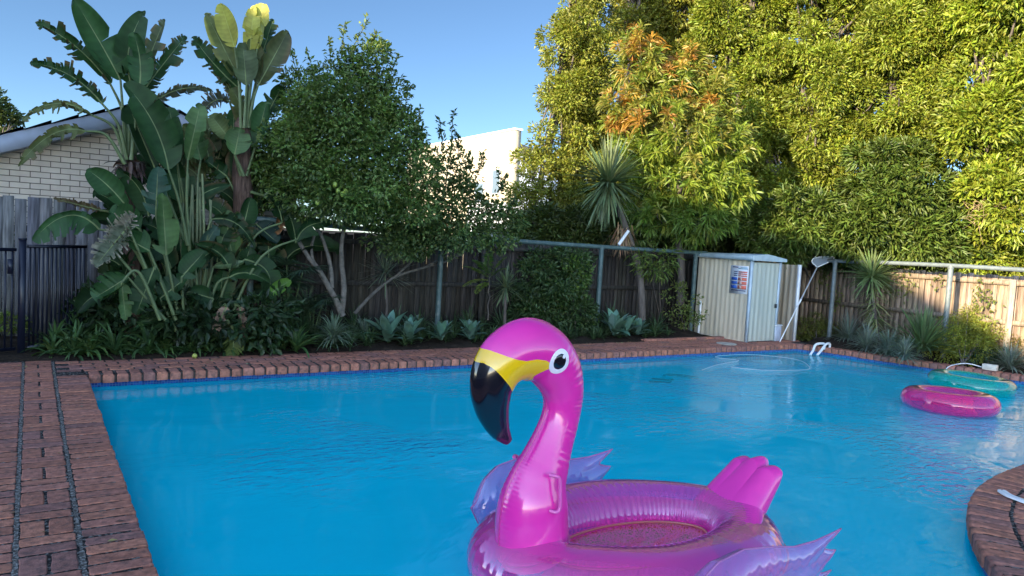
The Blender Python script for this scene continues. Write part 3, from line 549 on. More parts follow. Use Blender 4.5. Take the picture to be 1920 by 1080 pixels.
# tall hedge trees beyond the back fence, left to right
tree('hedge_tree', 'tall narrow fine-leaved tree, leftmost of the tall trees, beside the white building', 'tree', (9.7, 13.2, 0),
     col_lobes(1104, 92, -170, 90, 15.6, (28, 46), 1.6, 3)+col_lobes(1090, 150, 80, 440, 15.6, (30, 50), 1.6, 4)+[lobe(1047, 110, 15.4, 18, 40), lobe(1036, 175, 15.3, 22, 34), lobe(1022, 255, 15.3, 18, 34), lobe(1010, 330, 15.3, 28, 44), lobe(985, 300, 15.3, 13, 26), lobe(986, 370, 15.2, 24, 50), lobe(1000, 420, 15.3, 30, 26), lobe(1050, 430, 15.3, 40, 30)],
     (.185, .20, .028), gap=(3.2, -.75), per_m2=15, L=.085, W=.036, clump=.19, n_leaf=64, droop=.05, out=.8, fill=.2, trunk_r=.14)
tree('hedge_tree', 'dark topped tall tree standing behind the orange-tipped tree', 'tree', (11.95, 14.0, 0),
     col_lobes(1198, 66, -170, 160, 18, (30, 48), 1.4, 5)+col_lobes(1262, 74, -170, 190, 18.2, (30, 48), 1.4, 6)+col_lobes(1230, 190, 170, 440, 17.6, (44, 66), 1.2, 7), (.20, .20, .028), trunk_r=.16, **{**HK, 'L': .10, 'W': .042, 'n_leaf': 100, 'clump': .26, 'per_m2': 11})
tree('hedge_tree', 'tall bright green tree just right of the orange-tipped tree', 'tree', (13.6, 11.9, 0),
     col_lobes(1358, 84, -170, 200, 17, (36, 56), 1.3, 8)+col_lobes(1442, 90, -170, 250, 16.8, (36, 58), 1.3, 9)+col_lobes(1400, 190, 230, 450, 16.9, (40, 64), 1.1, 10)+[lobe(1452, 330, 16.6, 46, 50), lobe(1450, 400, 16.4, 50, 46), lobe(1470, 365, 16.2, 36, 40)], HG, trunk_r=.16, **HK)
tree('hedge_tree', 'tall bright green tree behind the shed with small sky gaps near its top', 'tree', (14.6, 10.6, 0),
     col_lobes(1542, 100, 45, 400, 16, (36, 60), 1.3, 11)+col_lobes(1612, 84, -150, 330, 15.9, (36, 58), 1.1, 12)+col_lobes(1520, 50, -150, 0, 16, (26, 40), 1.1, 22), HG, trunk_r=.16, **HK)
tree('hedge_tree', 'tall bright green tree above the spiky yucca on the right', 'tree', (15.0, 9.0, 0),
     col_lobes(1688, 92, 10, 330, 15, (36, 58), 1.3, 13)+col_lobes(1758, 74, -150, 280, 14.9, (36, 54), 1.2, 14)+[lobe(1740, 320, 14.8, 40, 34), lobe(1792, 310, 14.8, 34, 46), lobe(1800, 390, 14.7, 34, 50)], HG, trunk_r=.16, **HK)
tree('hedge_tree', 'bright sunlit tree at the right edge leaning over the right fence', 'tree', (15.2, 7.3, 0),
     col_lobes(1848, 96, -150, 300, 13.6, (40, 62), 1.2, 15)+col_lobes(1925, 130, -150, 430, 13.3, (44, 66), 1.2, 16)+col_lobes(1868, 100, 360, 470, 13.1, (34, 48), 1.6, 17), (.205, .245, .025), trunk_r=.16, **{**HK, 'L': .12, 'W': .043})
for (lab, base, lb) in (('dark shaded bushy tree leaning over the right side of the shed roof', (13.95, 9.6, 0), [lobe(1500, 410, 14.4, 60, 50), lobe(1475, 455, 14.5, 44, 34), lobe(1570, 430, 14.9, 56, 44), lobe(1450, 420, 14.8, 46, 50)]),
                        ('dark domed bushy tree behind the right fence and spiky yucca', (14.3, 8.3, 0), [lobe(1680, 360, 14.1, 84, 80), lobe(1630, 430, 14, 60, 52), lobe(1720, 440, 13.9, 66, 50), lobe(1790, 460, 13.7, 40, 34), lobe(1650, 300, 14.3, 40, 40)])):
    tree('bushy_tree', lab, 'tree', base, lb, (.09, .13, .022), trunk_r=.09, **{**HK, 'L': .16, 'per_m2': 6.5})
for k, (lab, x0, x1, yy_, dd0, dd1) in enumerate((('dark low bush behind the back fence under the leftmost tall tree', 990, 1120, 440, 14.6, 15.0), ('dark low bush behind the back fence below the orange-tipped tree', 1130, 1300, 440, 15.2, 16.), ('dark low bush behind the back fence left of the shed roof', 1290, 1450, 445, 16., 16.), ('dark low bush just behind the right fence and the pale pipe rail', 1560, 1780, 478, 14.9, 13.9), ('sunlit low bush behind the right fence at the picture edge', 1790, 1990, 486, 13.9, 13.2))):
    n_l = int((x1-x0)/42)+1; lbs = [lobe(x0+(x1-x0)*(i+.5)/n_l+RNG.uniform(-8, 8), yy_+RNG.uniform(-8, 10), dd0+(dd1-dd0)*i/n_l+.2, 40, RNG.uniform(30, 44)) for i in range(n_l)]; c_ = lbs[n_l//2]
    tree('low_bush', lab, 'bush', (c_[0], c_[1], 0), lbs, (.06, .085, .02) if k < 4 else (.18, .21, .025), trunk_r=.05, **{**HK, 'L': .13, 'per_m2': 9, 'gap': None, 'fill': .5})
# twiggy dry branches at right
b = MB(); o = gd(1850, 400, 13.0)
for _ in range(26):
    p = gd(1840+RNG.normal(0, 12), 395+RNG.normal(0, 16), 13.0)-o; limb(b, [p, p+sph(1)[0]*.12+(0, 0, .05), p+sph(1)[0]*.3], .006, .002, 4, seg=5)
tag(b.build('dry_twigs', mat('dry_twig', (.32, .22, .13), .9)), 'bare dry twigs poking out between the bushy tree and the sunlit tree', 'twigs').location = tuple(o)
# orange tipped tree: long leaves in whorls
def whorls(b, C, dirs, n, L, W, cols, spread=1.0, droop=.3, seg=3):
    for c, d, cc in zip(C, dirs, cols):
        d = nrm(d); q = nrm(sph(n)*spread+d*.9); P_ = c+q*.03+d*RNG.uniform(-.14, .06, (n, 1)); D = q; S = nrm(np.cross(D, sph(n))); N = np.cross(S, D)
        Ln = L*RNG.uniform(.6, 1.15, (n, 1)); V = [P_]
        ts = [.35, .7]; V = [P_]
        for t in ts:
            m = P_+D*Ln*t-np.array([0, 0, 1])*Ln*droop*t*t; V += [m+S*W*.5*(1 if t < .5 else .8), m-S*W*.5*(1 if t < .5 else .8)]
        V.append(P_+D*Ln-np.array([0, 0, 1])*Ln*droop); V = np.stack(V, 1).reshape(-1, 3); k = np.arange(n)*6
        F3 = np.vstack([np.column_stack([k, k+1, k+2]), np.column_stack([k+3, k+5, k+4])]); col = np.repeat(jc(cc, n, .25, .1), 6, 0); b.add(V, F3, col); b.f4.append(np.column_stack([k+1, k+3, k+4, k+2])+b.n-len(V))
    return b
def lobes_pts(lobes, dens):
    C = []; D = []
    for l in lobes:
        nc = int(4*math.pi*(l[3]*l[5])*dens); d = sph(nc); C.append(np.array(l[:3])+d*np.array(l[3:])*RNG.uniform(.6, 1.05, (nc, 1))); D.append(d+np.array([0, 0, .5]))
    return np.vstack(C), np.vstack(D)
ob = gy(1275, 572, 10.45); OL = [lobe(1195, 110, 14.2, 44, 52), lobe(1235, 170, 14.2, 60, 60), lobe(1290, 130, 14.2, 30, 48), lobe(1170, 200, 14.1, 40, 44), lobe(1260, 250, 14, 100, 70), lobe(1340, 200, 14.1, 40, 60), lobe(1350, 270, 13.9, 62, 60), lobe(1280, 340, 13.9, 90, 56), lobe(1360, 350, 13.9, 50, 44), lobe(1230, 400, 13.9, 60, 40), lobe(1310, 410, 13.9, 70, 36), lobe(1190, 300, 14, 50, 60)]
ot = thing('orange_tipped_tree', 'tree with long glossy leaves and orange young growth at its top', 'tree', ob)
C_, D_ = lobes_pts(OL, 19.); b = MB(); zt = C_[:, 2]; hi = np.clip((zt-3.4)/1.6, 0, 1); cols = []; OSP = np.array([gd(x, y, 14.1) for x, y in ((1178, 45), (1182, 85), (1235, 75), (1155, 110), (1150, 150), (1240, 120), (1292, 80), (1285, 110), (1335, 128), (1165, 180), (1225, 165), (1290, 195), (1095, 305), (1160, 235))])
for i in range(len(C_)):
    near = np.min(np.linalg.norm((OSP-C_[i])[:, [0, 2]]*np.array([.8, 1]), axis=1)); f = hi[i]+RNG.normal(0, .15)
    cols.append(random.choice([(.34, .18, .03), (.31, .21, .035), (.28, .14, .03)]) if near < random.uniform(.08, .22) else (random.choice([(.19, .20, .03), (.16, .21, .028), (.20, .19, .035)]) if f > .2 else ((.17, .22, .025) if zt[i] > 2.4 else (.11, .17, .025))))
whorls(b, C_-ob, D_, 34, .19, .029, cols, 1.1, .34); b.build('crown', LEAF, ot)
b = MB(); limb(b, [(0, 0, 0), gy(1278, 500, 10.45)-ob, gy(1272, 440, 10.45)-ob, gd(1275, 300, 14.1)-ob, gd(1250, 180, 14.2)-ob], .085, .03, 10)
for l in OL: q = np.array(l[:3])-ob; limb(b, [gy(1272, 440, 10.45)-ob+(0, 0, .2), q*.5+np.array([0, 0, .5]), q], .035, .008, 6)
b.build('trunk', BARK, ot, smooth=True)
# ------------------------------------------------------------------ strap-leaved rosettes
def ribbon(b, P0, D, L, W, col, droop=.5, seg=6, fold=.3, taper=.6, wprof=None, tipc=None):
    """many curved tapering strap leaves at once. P0,D (n,3)"""
    n = len(P0); D = nrm(D); S = nrm(np.cross(D, np.array([0, 0, 1.])+RNG.normal(0, .15, (n, 3)))); L = np.broadcast_to(L, (n,))[:, None]; W = np.broadcast_to(W, (n,))[:, None]; dr = np.broadcast_to(droop, (n,))[:, None]
    rows = []; cols = []; T = D.copy(); p = P0.copy(); h = L/seg
    for s in range(seg+1):
        u = s/seg; wv = (wprof(u) if wprof else (min(1, u*4+.45)*(1-u**1.6)**taper)); wv = max(wv, .02); N = np.cross(S, T)
        e = N*W*wv*fold; rows += [p+S*W*wv*.5+e, p, p-S*W*wv*.5+e]; c = col if tipc is None else col*(1-u**3)+np.array(tipc)*u**3; cols += [c]*3
        p = p+T*h; T = nrm(T-np.array([0, 0, 1.])*dr*(1/seg)*(.5+u*1.5))
    V = np.stack(rows, 1).reshape(-1, 3); C = np.stack(cols, 1).reshape(-1, 3); m = 3*(seg+1); k = (np.arange(n)*m)[:, None]; s = (np.arange(seg)*3)[None]
    F = np.concatenate([np.stack([k+s+a, k+s+a+1, k+s+a+4, k+s+a+3], -1).reshape(-1, 4) for a in (0, 1)]); return b.add(V, F, C)
def fan(n, emin, emax, r0=.02):
    az = RNG.uniform(0, 2*math.pi, n); el = rad(1)*RNG.uniform(emin, emax, n); D = np.column_stack([np.cos(az)*np.cos(el), np.sin(az)*np.cos(el), np.sin(el)]); return D*np.array([1, 1, .3])*r0, D
def rosette(name, label, cat, loc, n, L, W, em, droop, col, group=None, fold=.3, stem=None, seg=6, taper=.6, tipc=None, matl=STRAP, wprof=None, scale=1, stemcol=BARK, sr=.03):
    t = thing(name, label, cat, loc, RNG.uniform(0, 6.28), group); b = MB(); P_, D = fan(n, *em); off = np.array(stem[-1]) if stem is not None else np.zeros(3)
    ribbon(b, P_+off+np.array([0, 0, .02])*RNG.uniform(-2, 3, (n, 1)), D, L*RNG.uniform(.65, 1.1, n), W*RNG.uniform(.8, 1.1, n), jc(col, n, .25, .1), droop*RNG.uniform(.5, 1.4, n), seg, fold, taper, wprof, tipc); b.build('foliage', matl, t)
    if stem is not None:
        t.rotation_euler = (0, 0, 0); limb(MB(), stem, sr, sr*.7, 10); q = MB(); limb(q, stem, sr, sr*.75, 10, .004, 14); q.build('trunk', stemcol, t, smooth=True)
    return t
# agaves along the coping
AG = (.10, .185, .135)
agp = lambda u: [.55, .8, .95, 1., .9, .6, .02][min(6, int(round(u*6)))]
ag0 = rosette('agave', 'large soft blue-green agave at the middle of the bed', 'agave', (4.25, 9.68, .10), 26, .44, .135, (8, 82), .45, AG, 'blue-green agaves along the back coping', .22, wprof=agp)
for lab, (px, py), s in (('blue-green agave just right of the largest agave in the middle bed', (800, 648), .78), ('blue-green agave third from the left in the middle bed', (856, 644), .7), ('blue-green agave just left of the flamingo head', (905, 640), .72),
                   ('pale blue-green agave below the green rail post, tallest by the far bed edge', (1160, 628), 1.0), ('blue-green agave in the middle of the three near the shed', (1203, 632), .8), ('blue-green agave nearest to the metal shed', (1240, 634), .72),
                   ('small blue-green agave tucked behind the large one at mid bed', (770, 622), .7)):
    p = gz(px, py, .10); p[1] = max(p[1], 9.62); dup(ag0, (p[0], p[1], .10), RNG.uniform(0, 6), s, lab)
# spiky cordylines
rosette('spiky_cordyline', 'thin spiky grey-green cordyline fan against the dark fence in the bed', 'cordyline', gy(722, 615, 10.3), 90, .50, .018, (-50, 85), .12, (.12, .15, .10), stem=[(0, 0, 0), (.01, 0, .3), gy(722, 512, 10.3)-gy(722, 615, 10.3)], fold=.1, taper=.4, sr=.02)
rosette('spiky_cordyline', 'spiky cordyline with a drooping skirt left of the dark shrub', 'cordyline', gy(945, 622, 10.2), 120, .36, .022, (-60, 85), .35, (.11, .15, .07), stem=[(0, 0, 0), (0, 0, .2), gy(948, 540, 10.2)-gy(945, 622, 10.2)], fold=.15, taper=.4, sr=.03)
# tall yucca behind the rail with bent trunk
yb = gy(1204, 600, 10.3); yt = gy(1140, 345, 10.3)
yu = rosette('tall_yucca', 'tall yucca with a bent trunk and a dense drooping head above the rail', 'yucca', yb, 320, .84, .05, (-80, 85), .35, (.12, .16, .07), stem=[(0, 0, 0), gy(1200, 520, 10.3)-yb, gy(1178, 440, 10.3)-yb, yt-yb], fold=.2, taper=.5, sr=.07)
b = MB(); n = 60; P_ = (gy(1170, 430, 10.3)-yb)+RNG.normal(0, .05, (n, 3)); D = np.column_stack([RNG.normal(.1, .35, n), RNG.normal(0, .35, n), -np.ones(n)]); ribbon(b, P_, D, RNG.uniform(.3, .6, n), .03, jc((.30, .19, .11), n), .2, 5); b.build('dead_skirt', STRAP, yu)
# right hand bed: yucca, leafy clumps, grasses
yb = gz(1648, 652, .03); yt = gd(1634, 520, np.dot(yb-EYE, CF))
YR = rosette('spiky_yucca', 'single-stemmed spiky yucca in front of the right fence', 'yucca', yb, 170, .62, .036, (-45, 85), .25, (.16, .22, .08), stem=[(0, 0, 0), (yt-yb)*.5+np.array([-.02, 0, 0]), yt-yb], fold=.2, taper=.45, sr=.04)
b = MB(); n = 150; tt = RNG.uniform(.12, .95, n)[:, None]; P_ = (yt-yb)*tt; az = RNG.uniform(0, 6.28, n); D = np.column_stack([np.cos(az), np.sin(az), RNG.uniform(-.9, .1, n)]); ribbon(b, P_, D, RNG.uniform(.25, .5, n), .028, jc((.17, .21, .08), n), .5, 6, tipc=(.25, .2, .1)); b.build('lower_leaves', STRAP, YR)
for k, (lab, px, py, L, nn2, c) in enumerate((('bushy broad-strap cordyline clump right of the spiky yucca', 1728, 668, .74, 230, (.10, .155, .06)), ('low strappy clump at the foot of the pale rail post', 1790, 640, .6, 110, (.10, .15, .055)))):
    p = gz(px, py, .05); rosette('strappy_cordyline', lab, 'cordyline', p+np.array([0, 0, .12]), nn2, L, .042, (5, 85), .5, c, fold=.2, seg=7)
GRS = (.17, .21, .16)
for k, (lab, px, py, L) in enumerate((('silvery arching grass tuft beside the first pale rail post', 1590, 640, .46), ('low silvery grass tuft at the foot of the spiky yucca', 1665, 662, .34), ('silvery grass tuft between yucca and coping', 1625, 655, .36), ('grey grass tuft behind the cream box on the right coping', 1893, 690, .34), ('low silvery grass spilling on the right coping below the strap clump', 1695, 672, .3))):
    p = gz(px, py, .04); rosette('grass_tuft', lab, 'ornamental grass', p, 240, L*1.3, .014, (5, 85), 1.2, GRS, 'silvery grass tufts in the right bed', fold=.1, seg=7, taper=.5)
def shrub(label, px, py, pts, col, L=.05, W=.022, Z=None, n_leaf=60, clump=.11, per=30, name='shrub', cat='shrub', base=None, cj=.3, **kw):
    p = gz(px, py, .03) if base is None else np.array(base); t = thing(name, label, cat, p); b = MB()
    crown(b, [(l[0]-p[0], l[1]-p[1], l[2]-p[2], *l[3:]) for l in pts], per_m2=per, L=L, W=W, col=col, clump=clump, n_leaf=n_leaf, fill=.4, cj=cj, **kw); b.build('foliage', LEAF, t)
    b = MB()
    for l in pts:
        q = np.array(l[:3])-p; limb(b, [(0, 0, -.03), q*.5+RNG.normal(0, .02, 3), q+(0, 0, l[5]*.5)], .014, .004, 5, .01, 7)
    b.build('stems', BARK, t); return t
d = lambda px, py: np.dot(gz(px, py, 0)-EYE, CF)
shrub('yellow-green feathery shrub with a leaning spray in the right bed', 1805, 682, [lobe(1800, 652, d(1805, 682)+.25, 58, 36), lobe(1835, 640, d(1805, 682)+.25, 34, 26), lobe(1845, 618, d(1805, 682)+.3, 30, 14), lobe(1812, 600, d(1805, 682)+.3, 16, 30), lobe(1872, 598, d(1805, 682)+.3, 12, 16), lobe(1780, 625, d(1805, 682)+.3, 26, 26)], (.23, .25, .035), L=.045, W=.014)
shrub('small yellow-green shrub at the foot of the screen post', 1530, 636, [lobe(1533, 618, d(1530, 636)+.1, 30, 24), lobe(1515, 630, d(1530, 636)+.1, 18, 14)], (.15, .16, .03), L=.04, W=.016)
shrub('dark green rounded shrub behind the cream box', 1850, 690, [lobe(1850, 672, d(1850, 690)+.3, 40, 17)], (.035, .075, .035), L=.04, W=.018)
shrub('reddish twiggy shrub at the right edge beside the sunlit fence', 1905, 690, [lobe(1912, 650, d(1905, 690)+.2, 30, 30), lobe(1925, 600, d(1905, 690)+.2, 20, 40)], (.20, .17, .05), L=.045, W=.018)
shrub('dark leafy shrub against the back fence left of the green rail post', 1020, 620, [lobe(1030, 530, 13.0, 66, 56), lobe(1060, 585, 12.9, 50, 44), lobe(1000, 590, 12.8, 50, 44), lobe(1075, 500, 13.1, 40, 36)], (.055, .095, .03), L=.09, W=.035, clump=.16, per=16, n_leaf=50, base=gy(1025, 630, 10.25))
shrub('bright-leaved branch of shrub in front of the green rail post', 1080, 600, [lobe(1078, 515, 12.8, 22, 26), lobe(1070, 555, 12.8, 18, 20)], (.10, .17, .03), L=.085, W=.04, clump=.12, per=18, n_leaf=30, base=gy(1080, 625, 10.0))
shrub('thin yellow-green shrub between the agaves and the shed', 1285, 625, [lobe(1285, 600, 13.6, 24, 20), lobe(1270, 560, 13.8, 26, 30), lobe(1300, 580, 13.7, 16, 24)], (.11, .14, .03), L=.055, W=.026, base=gy(1285, 632, 10.2), per=14, n_leaf=24)
shrub('hanging dark leaves above the back rail beside the yucca trunk', 1235, 500, [lobe(1235, 495, 13.6, 30, 22), lobe(1215, 480, 13.6, 20, 16)], (.10, .14, .025), L=.16, W=.03, clump=.18, per=10, n_leaf=26, base=gy(1240, 600, 10.5))
shrub('yellow-green bush poking over the pool gate at the left edge', 5, 640, [lobe(2, 432, 9.6, 20, 16), lobe(-20, 470, 9.6, 30, 40), lobe(-14, 600, 9.2, 40, 14), lobe(10, 606, 8.9, 22, 8)], (.15, .20, .04), L=.06, W=.03, base=gz(-20, 650, 0), per=30, n_leaf=40)
# creeper on the right fence
b = MB(); o = np.array([13.44, 7.6, 1.2]); n = 0
for (yy, zz, nn3) in ((7.9, 1.25, 60), (7.5, 1.2, 50), (6.2, 1.1, 60), (6.05, .9, 30), (8.9, .8, 60), (9.2, 1.2, 50), (5.2, .8, 70), (5.0, 1.1, 40), (6.9, 1.35, 30)):
    P_ = np.column_stack([RNG.uniform(-.03, .0, nn3)-.02, yy+RNG.normal(0, .10, nn3)-o[1], zz+RNG.normal(0, .13, nn3)-o[2]]); leaves(b, P_, sph(nn3)+np.array([-.3, 0, -.4]), .07, .035, jc((.12, .14, .03), nn3), up=(-1, 0, .2))
tag(b.build('creeper', LEAF), 'patches of thin creeper climbing on the right timber fence', 'creeper').location = tuple(o)
# ------------------------------------------------------------------ broad banana-like leaves
def blade(b, A, Bp, width, face=None, tear=0., bend=0., col=(.05, .10, .035), fold=.35, tipc=(.16, .10, .05), tipamt=0., sides=(1, 1), rag=0., sag=None, rib=(.20, .25, .10), droop=.0, n=30):
    """A blade base, Bp tip. face: direction the upper side looks to. tear 0..1 share of stations torn"""
    A = np.array(A, float); Bp = np.array(Bp, float); L = np.linalg.norm(Bp-A); T0 = (Bp-A)/L
    F = nrm(face if face is not None else (EYE-A)); F = nrm(F-T0*np.dot(F, T0)); sg = np.array(sag) if sag is not None else np.array([0, 0, 1.])*bend*L
    u = np.linspace(0, 1, n+1); M = A+(Bp-A)*u[:, None]+sg*(4*u*(1-u))[:, None]; T = nrm(np.gradient(M, axis=0)); S = nrm(np.cross(T, F)); N = np.cross(S, T)
    w = width*.5*np.clip(np.sin(np.pi*np.clip(u*.93+.05, 0, 1)**.8), 0, 1)**.55; w[-1] = .01; w[0] *= .6
    for s, on in ((1, sides[0]), (-1, sides[1])):
        if not on: continue
        i = 0
        while i < n:
            k = 1
            while i+k < n and random.random() > tear: k += 1
            d = fold+random.uniform(-.1, .1)+(random.uniform(-.25, .9) if tear else 0); lw = (1-rag*random.random())*on; sw = .22+random.uniform(-.05, .1); g = .0 if not tear else random.uniform(.04, .22)
            idx = np.arange(i, i+k+1); c = (idx-i)/k; cen = M[idx].mean(0)
            W = w[idx][:, None]*lw; o1 = M[idx]+S[idx]*s*W*.5*math.cos(d*.4)+N[idx]*W*.5*math.sin(d*.4)+T[idx]*W*.10
            o2 = M[idx]+S[idx]*s*W*math.cos(d)+N[idx]*W*math.sin(d)+T[idx]*W*sw-np.array([0, 0, 1])*W*droop
            if g: q = o2.mean(0); o2 = o2+(q-o2)*g; 
            V = np.concatenate([M[idx], o1, o2]); m = k+1; j = np.arange(k)
            Fq = np.vstack([np.column_stack([j, j+1, m+j+1, m+j]), np.column_stack([m+j, m+j+1, 2*m+j+1, 2*m+j])])
            if s < 0: Fq = Fq[:, ::-1]
            kk = random.uniform(.85, 1.15); base = np.array(col)*kk; ta = min(1, tipamt*random.uniform(.2, 1.6)); C = np.vstack([np.tile(base, (m, 1)), np.tile(base*.96, (m, 1)), np.tile(base*(1-ta)+np.array(tipc)*ta, (m, 1))])
            st = (1+.10*np.sin(idx*2.1+s))[None].repeat(3, 0).reshape(-1, 1); b.add(V, Fq, C*st); i += k
    b.tube(M[:-1]-N[:-1]*.004, np.linspace(.013, .004, n), 5, rib)
def petiole(b, pts, r0=.022, r1=.012, col=(.095, .13, .05)): P_ = spline(pts, 14); b.tube(P_, np.linspace(r0, r1, 14), 7, col)
STEM = mat('petiole', attr='col', rough=.5, spec=.35, noise=(10, .2))
FIB = mat('fibrous_trunk', (.10, .065, .05), .95, .1, noise=(12, .5), bump=(30, .9, .02), stretch=(3, 3, .4))
def strel(name, label, base, Y, specs, trunk=None, dead=None, cat='plant'):
    """specs: dicts in pixels: p = petiole path (px,py)..., a blade start, b tip, w width px, y plane offset"""
    base = np.array(base, float); t = thing(name, label, cat, base); L = MB(); St = MB(); Dd = MB(); dn = False
    for s in specs:
        y = Y+s.get('y', 0); y2 = y+s.get('y2', 0); A = gy(*s['a'], y); Bq = gy(*s['b'], y2); dist = np.dot(A-EYE, CF); wd = s['w']*dist/FPX
        f = EYE-A; f = nrm(f)+np.array(s.get('f', (0, 0, .35))); brown = s.get('brown', 0); c = s.get('c', (.05, .10, .04))
        sag = None
        if 'm' in s: m = gy(*s['m'], (y+y2)/2); sag = (m-(A+Bq)/2)
        mbb = Dd if s.get('dead') else L; dn = dn or s.get('dead')
        blade(mbb, A-base, Bq-base, wd, f, max(s.get('t', 0), .09), 0, c, s.get('fold', .3), s.get('tc', (.15, .09, .05)), brown, s.get('sides', (1, 1)), s.get('rag', 0), sag, s.get('rib', (.18, .23, .10)), s.get('dr', 0))
        if 'p' in s: petiole(St, [gy(*q, y*(1-i/len(s['p']))+(Y if s.get('root') is None else s['root'])*0+y*(i/len(s['p'])))-base for i, q in enumerate(s['p'])]+[A-base], s.get('r', .024))
    L.build('foliage', BLADE, t, smooth=False); 
    if St.n: St.build('leaf_stalks', STEM, t, smooth=True)
    if dn: Dd.build('dead_leaves', leafmat('dead_leaf', .1, .8, .1, .3, 20), t)
    if trunk:
        b = MB(); limb(b, [gy(*q, Y)-base for q in trunk[0]], trunk[1], trunk[2], 14, .015, 16); b.build('trunk', FIB, t, smooth=True)
    return t
DG = (.022, .056, .018); MG = (.032, .080, .027); LG = (.075, .135, .048); OL_ = (.10, .12, .045)
YL = 10.0
c0 = (238, 300)
left_specs = [
 dict(a=(226, 150), b=(137, -4), w=74, p=[c0, (232, 230)], c=MG, t=.04, fold=.12, m=(188, 80)),
 dict(a=(207, 158), b=(66, 42), w=60, p=[(242, 295), (232, 215)], c=DG, t=.55, brown=.6, rag=.5, fold=.5, m=(143, 88), y=.1),
 dict(a=(192, 195), b=(56, 118), w=56, p=[(238, 300), (222, 235)], c=DG, t=.6, brown=.9, rag=.5, fold=.5, m=(132, 142), y=-.1),
 dict(a=(172, 216), b=(40, 226), w=56, p=[(236, 305), (214, 240)], c=OL_, t=.6, brown=.7, rag=.5, fold=.5, m=(105, 194), sides=(.35, 1)),
 dict(a=(160, 246), b=(34, 312), w=60, p=[(234, 308), (200, 254)], c=OL_, t=.5, brown=.6, rag=.4, fold=.4, m=(98, 252), y=-.2, sides=(.5, 1)),
 dict(a=(246, 158), b=(272, 20), w=52, p=[(240, 295)], c=DG, t=.08, fold=.3, m=(242, 90)),
 dict(a=(262, 160), b=(250, 60), w=50, p=[(246, 300)], c=MG, t=.05, y=-.15, m=(262, 110)),
 dict(a=(262, 150), b=(309, 36), w=40, p=[(250, 298)], c=(.07, .09, .045), t=.3, brown=.7, rag=.3, y=.1),
 dict(a=(264, 178), b=(349, 68), w=56, p=[(252, 300)], c=DG, t=.6, brown=.7, rag=.4, y=.15, m=(308, 118)),
 dict(a=(316, 318), b=(232, 156), w=76, p=[(352, 460), (336, 380)], c=DG, t=.08, fold=.2, y=-.3, m=(288, 232)),
 dict(a=(290, 315), b=(240, 196), w=74, p=[(350, 460), (318, 380)], c=(.022, .05, .022), t=.03, y=-.15),
 dict(a=(352, 300), b=(376, 194), w=48, p=[(356, 470), (350, 380)], c=LG, y=-.2, fold=.2),
 dict(a=(330, 290), b=(318, 200), w=46, p=[(352, 470), (345, 380)], c=MG, y=0, t=.1),
 dict(a=(376, 300), b=(360, 230), w=44, p=[(362, 470), (366, 380)], c=LG, y=.1, t=.2),
 dict(a=(286, 192), b=(400, 172), w=60, p=[(246, 300), (252, 230)], c=(.05, .06, .035), t=.75, brown=1, rag=.6, fold=.6, y=.3, m=(345, 166), sides=(1, .4)),
 dict(a=(238, 388), b=(162, 318), w=52, p=[(290, 500), (262, 430)], c=MG, t=.06, y=-.3, m=(200, 346)),
 dict(a=(292, 404), b=(296, 312), w=52, p=[(318, 520)], c=(.04, .09, .06), y=-.35, t=.03, fold=.2),
 dict(a=(312, 478), b=(304, 362), w=58, p=[(332, 580)], c=LG, y=-.5, fold=.2, t=.03),
 dict(a=(262, 430), b=(205, 395), w=64, p=[(300, 520)], c=MG, y=-.4, t=.1),
 dict(a=(186, 430), b=(62, 452), w=62, p=[(300, 560), (240, 450)], c=MG, y=-.35, t=.25, m=(128, 404), fold=.1, sides=(.6, 1), dr=.4),
 dict(a=(340, 380), b=(330, 300), w=60, p=[(352, 520)], c=DG, y=.0, t=.1),
 dict(a=(250, 350), b=(285, 290), w=60, p=[(310, 480)], c=DG, y=.15, t=.1),
 dict(a=(205, 460), b=(250, 400), w=70, p=[(290, 560)], c=(.18, .16, .12), y=-.5, t=.85, brown=1, tc=(.32, .28, .22), rag=.5, dead=1, fold=.7),
 dict(a=(240, 425), b=(178, 500), w=66, p=[(290, 540)], c=(.10, .12, .08), y=-.55, t=.8, brown=1, tc=(.30, .26, .2), rag=.5, dead=1),
 dict(a=(280, 470), b=(225, 440), w=60, c=MG, y=-.5, t=.1, p=[(320, 570)]),
 dict(a=(290, 500), b=(255, 590), w=50, c=DG, y=-.6, t=.1, p=[(330, 600)]),
 dict(a=(240, 520), b=(175, 560), w=60, c=MG, y=-.6, t=.2, p=[(310, 600)]),
 dict(a=(228, 530), b=(236, 600), w=34, c=LG, y=-.7, p=[(300, 600), (260, 510)]),
 dict(a=(190, 395), b=(100, 372), w=24, c=(.10, .08, .04), y=.2, t=.8, brown=1, rag=.5, p=[(235, 400)]),
 dict(a=(340, 520), b=(385, 470), w=46, c=DG, y=-.5, p=[(345, 600)]),
 dict(a=(300, 560), b=(350, 520), w=52, c=DG, y=-.5, p=[(330, 620)]),
]
strel('bird_of_paradise', 'giant bird of paradise at the left with ragged leaves arching over the brick house', gy(240, 600, YL), YL, left_specs, trunk=([(250, 640), (248, 500), (240, 400), (238, 300)], .10, .085))
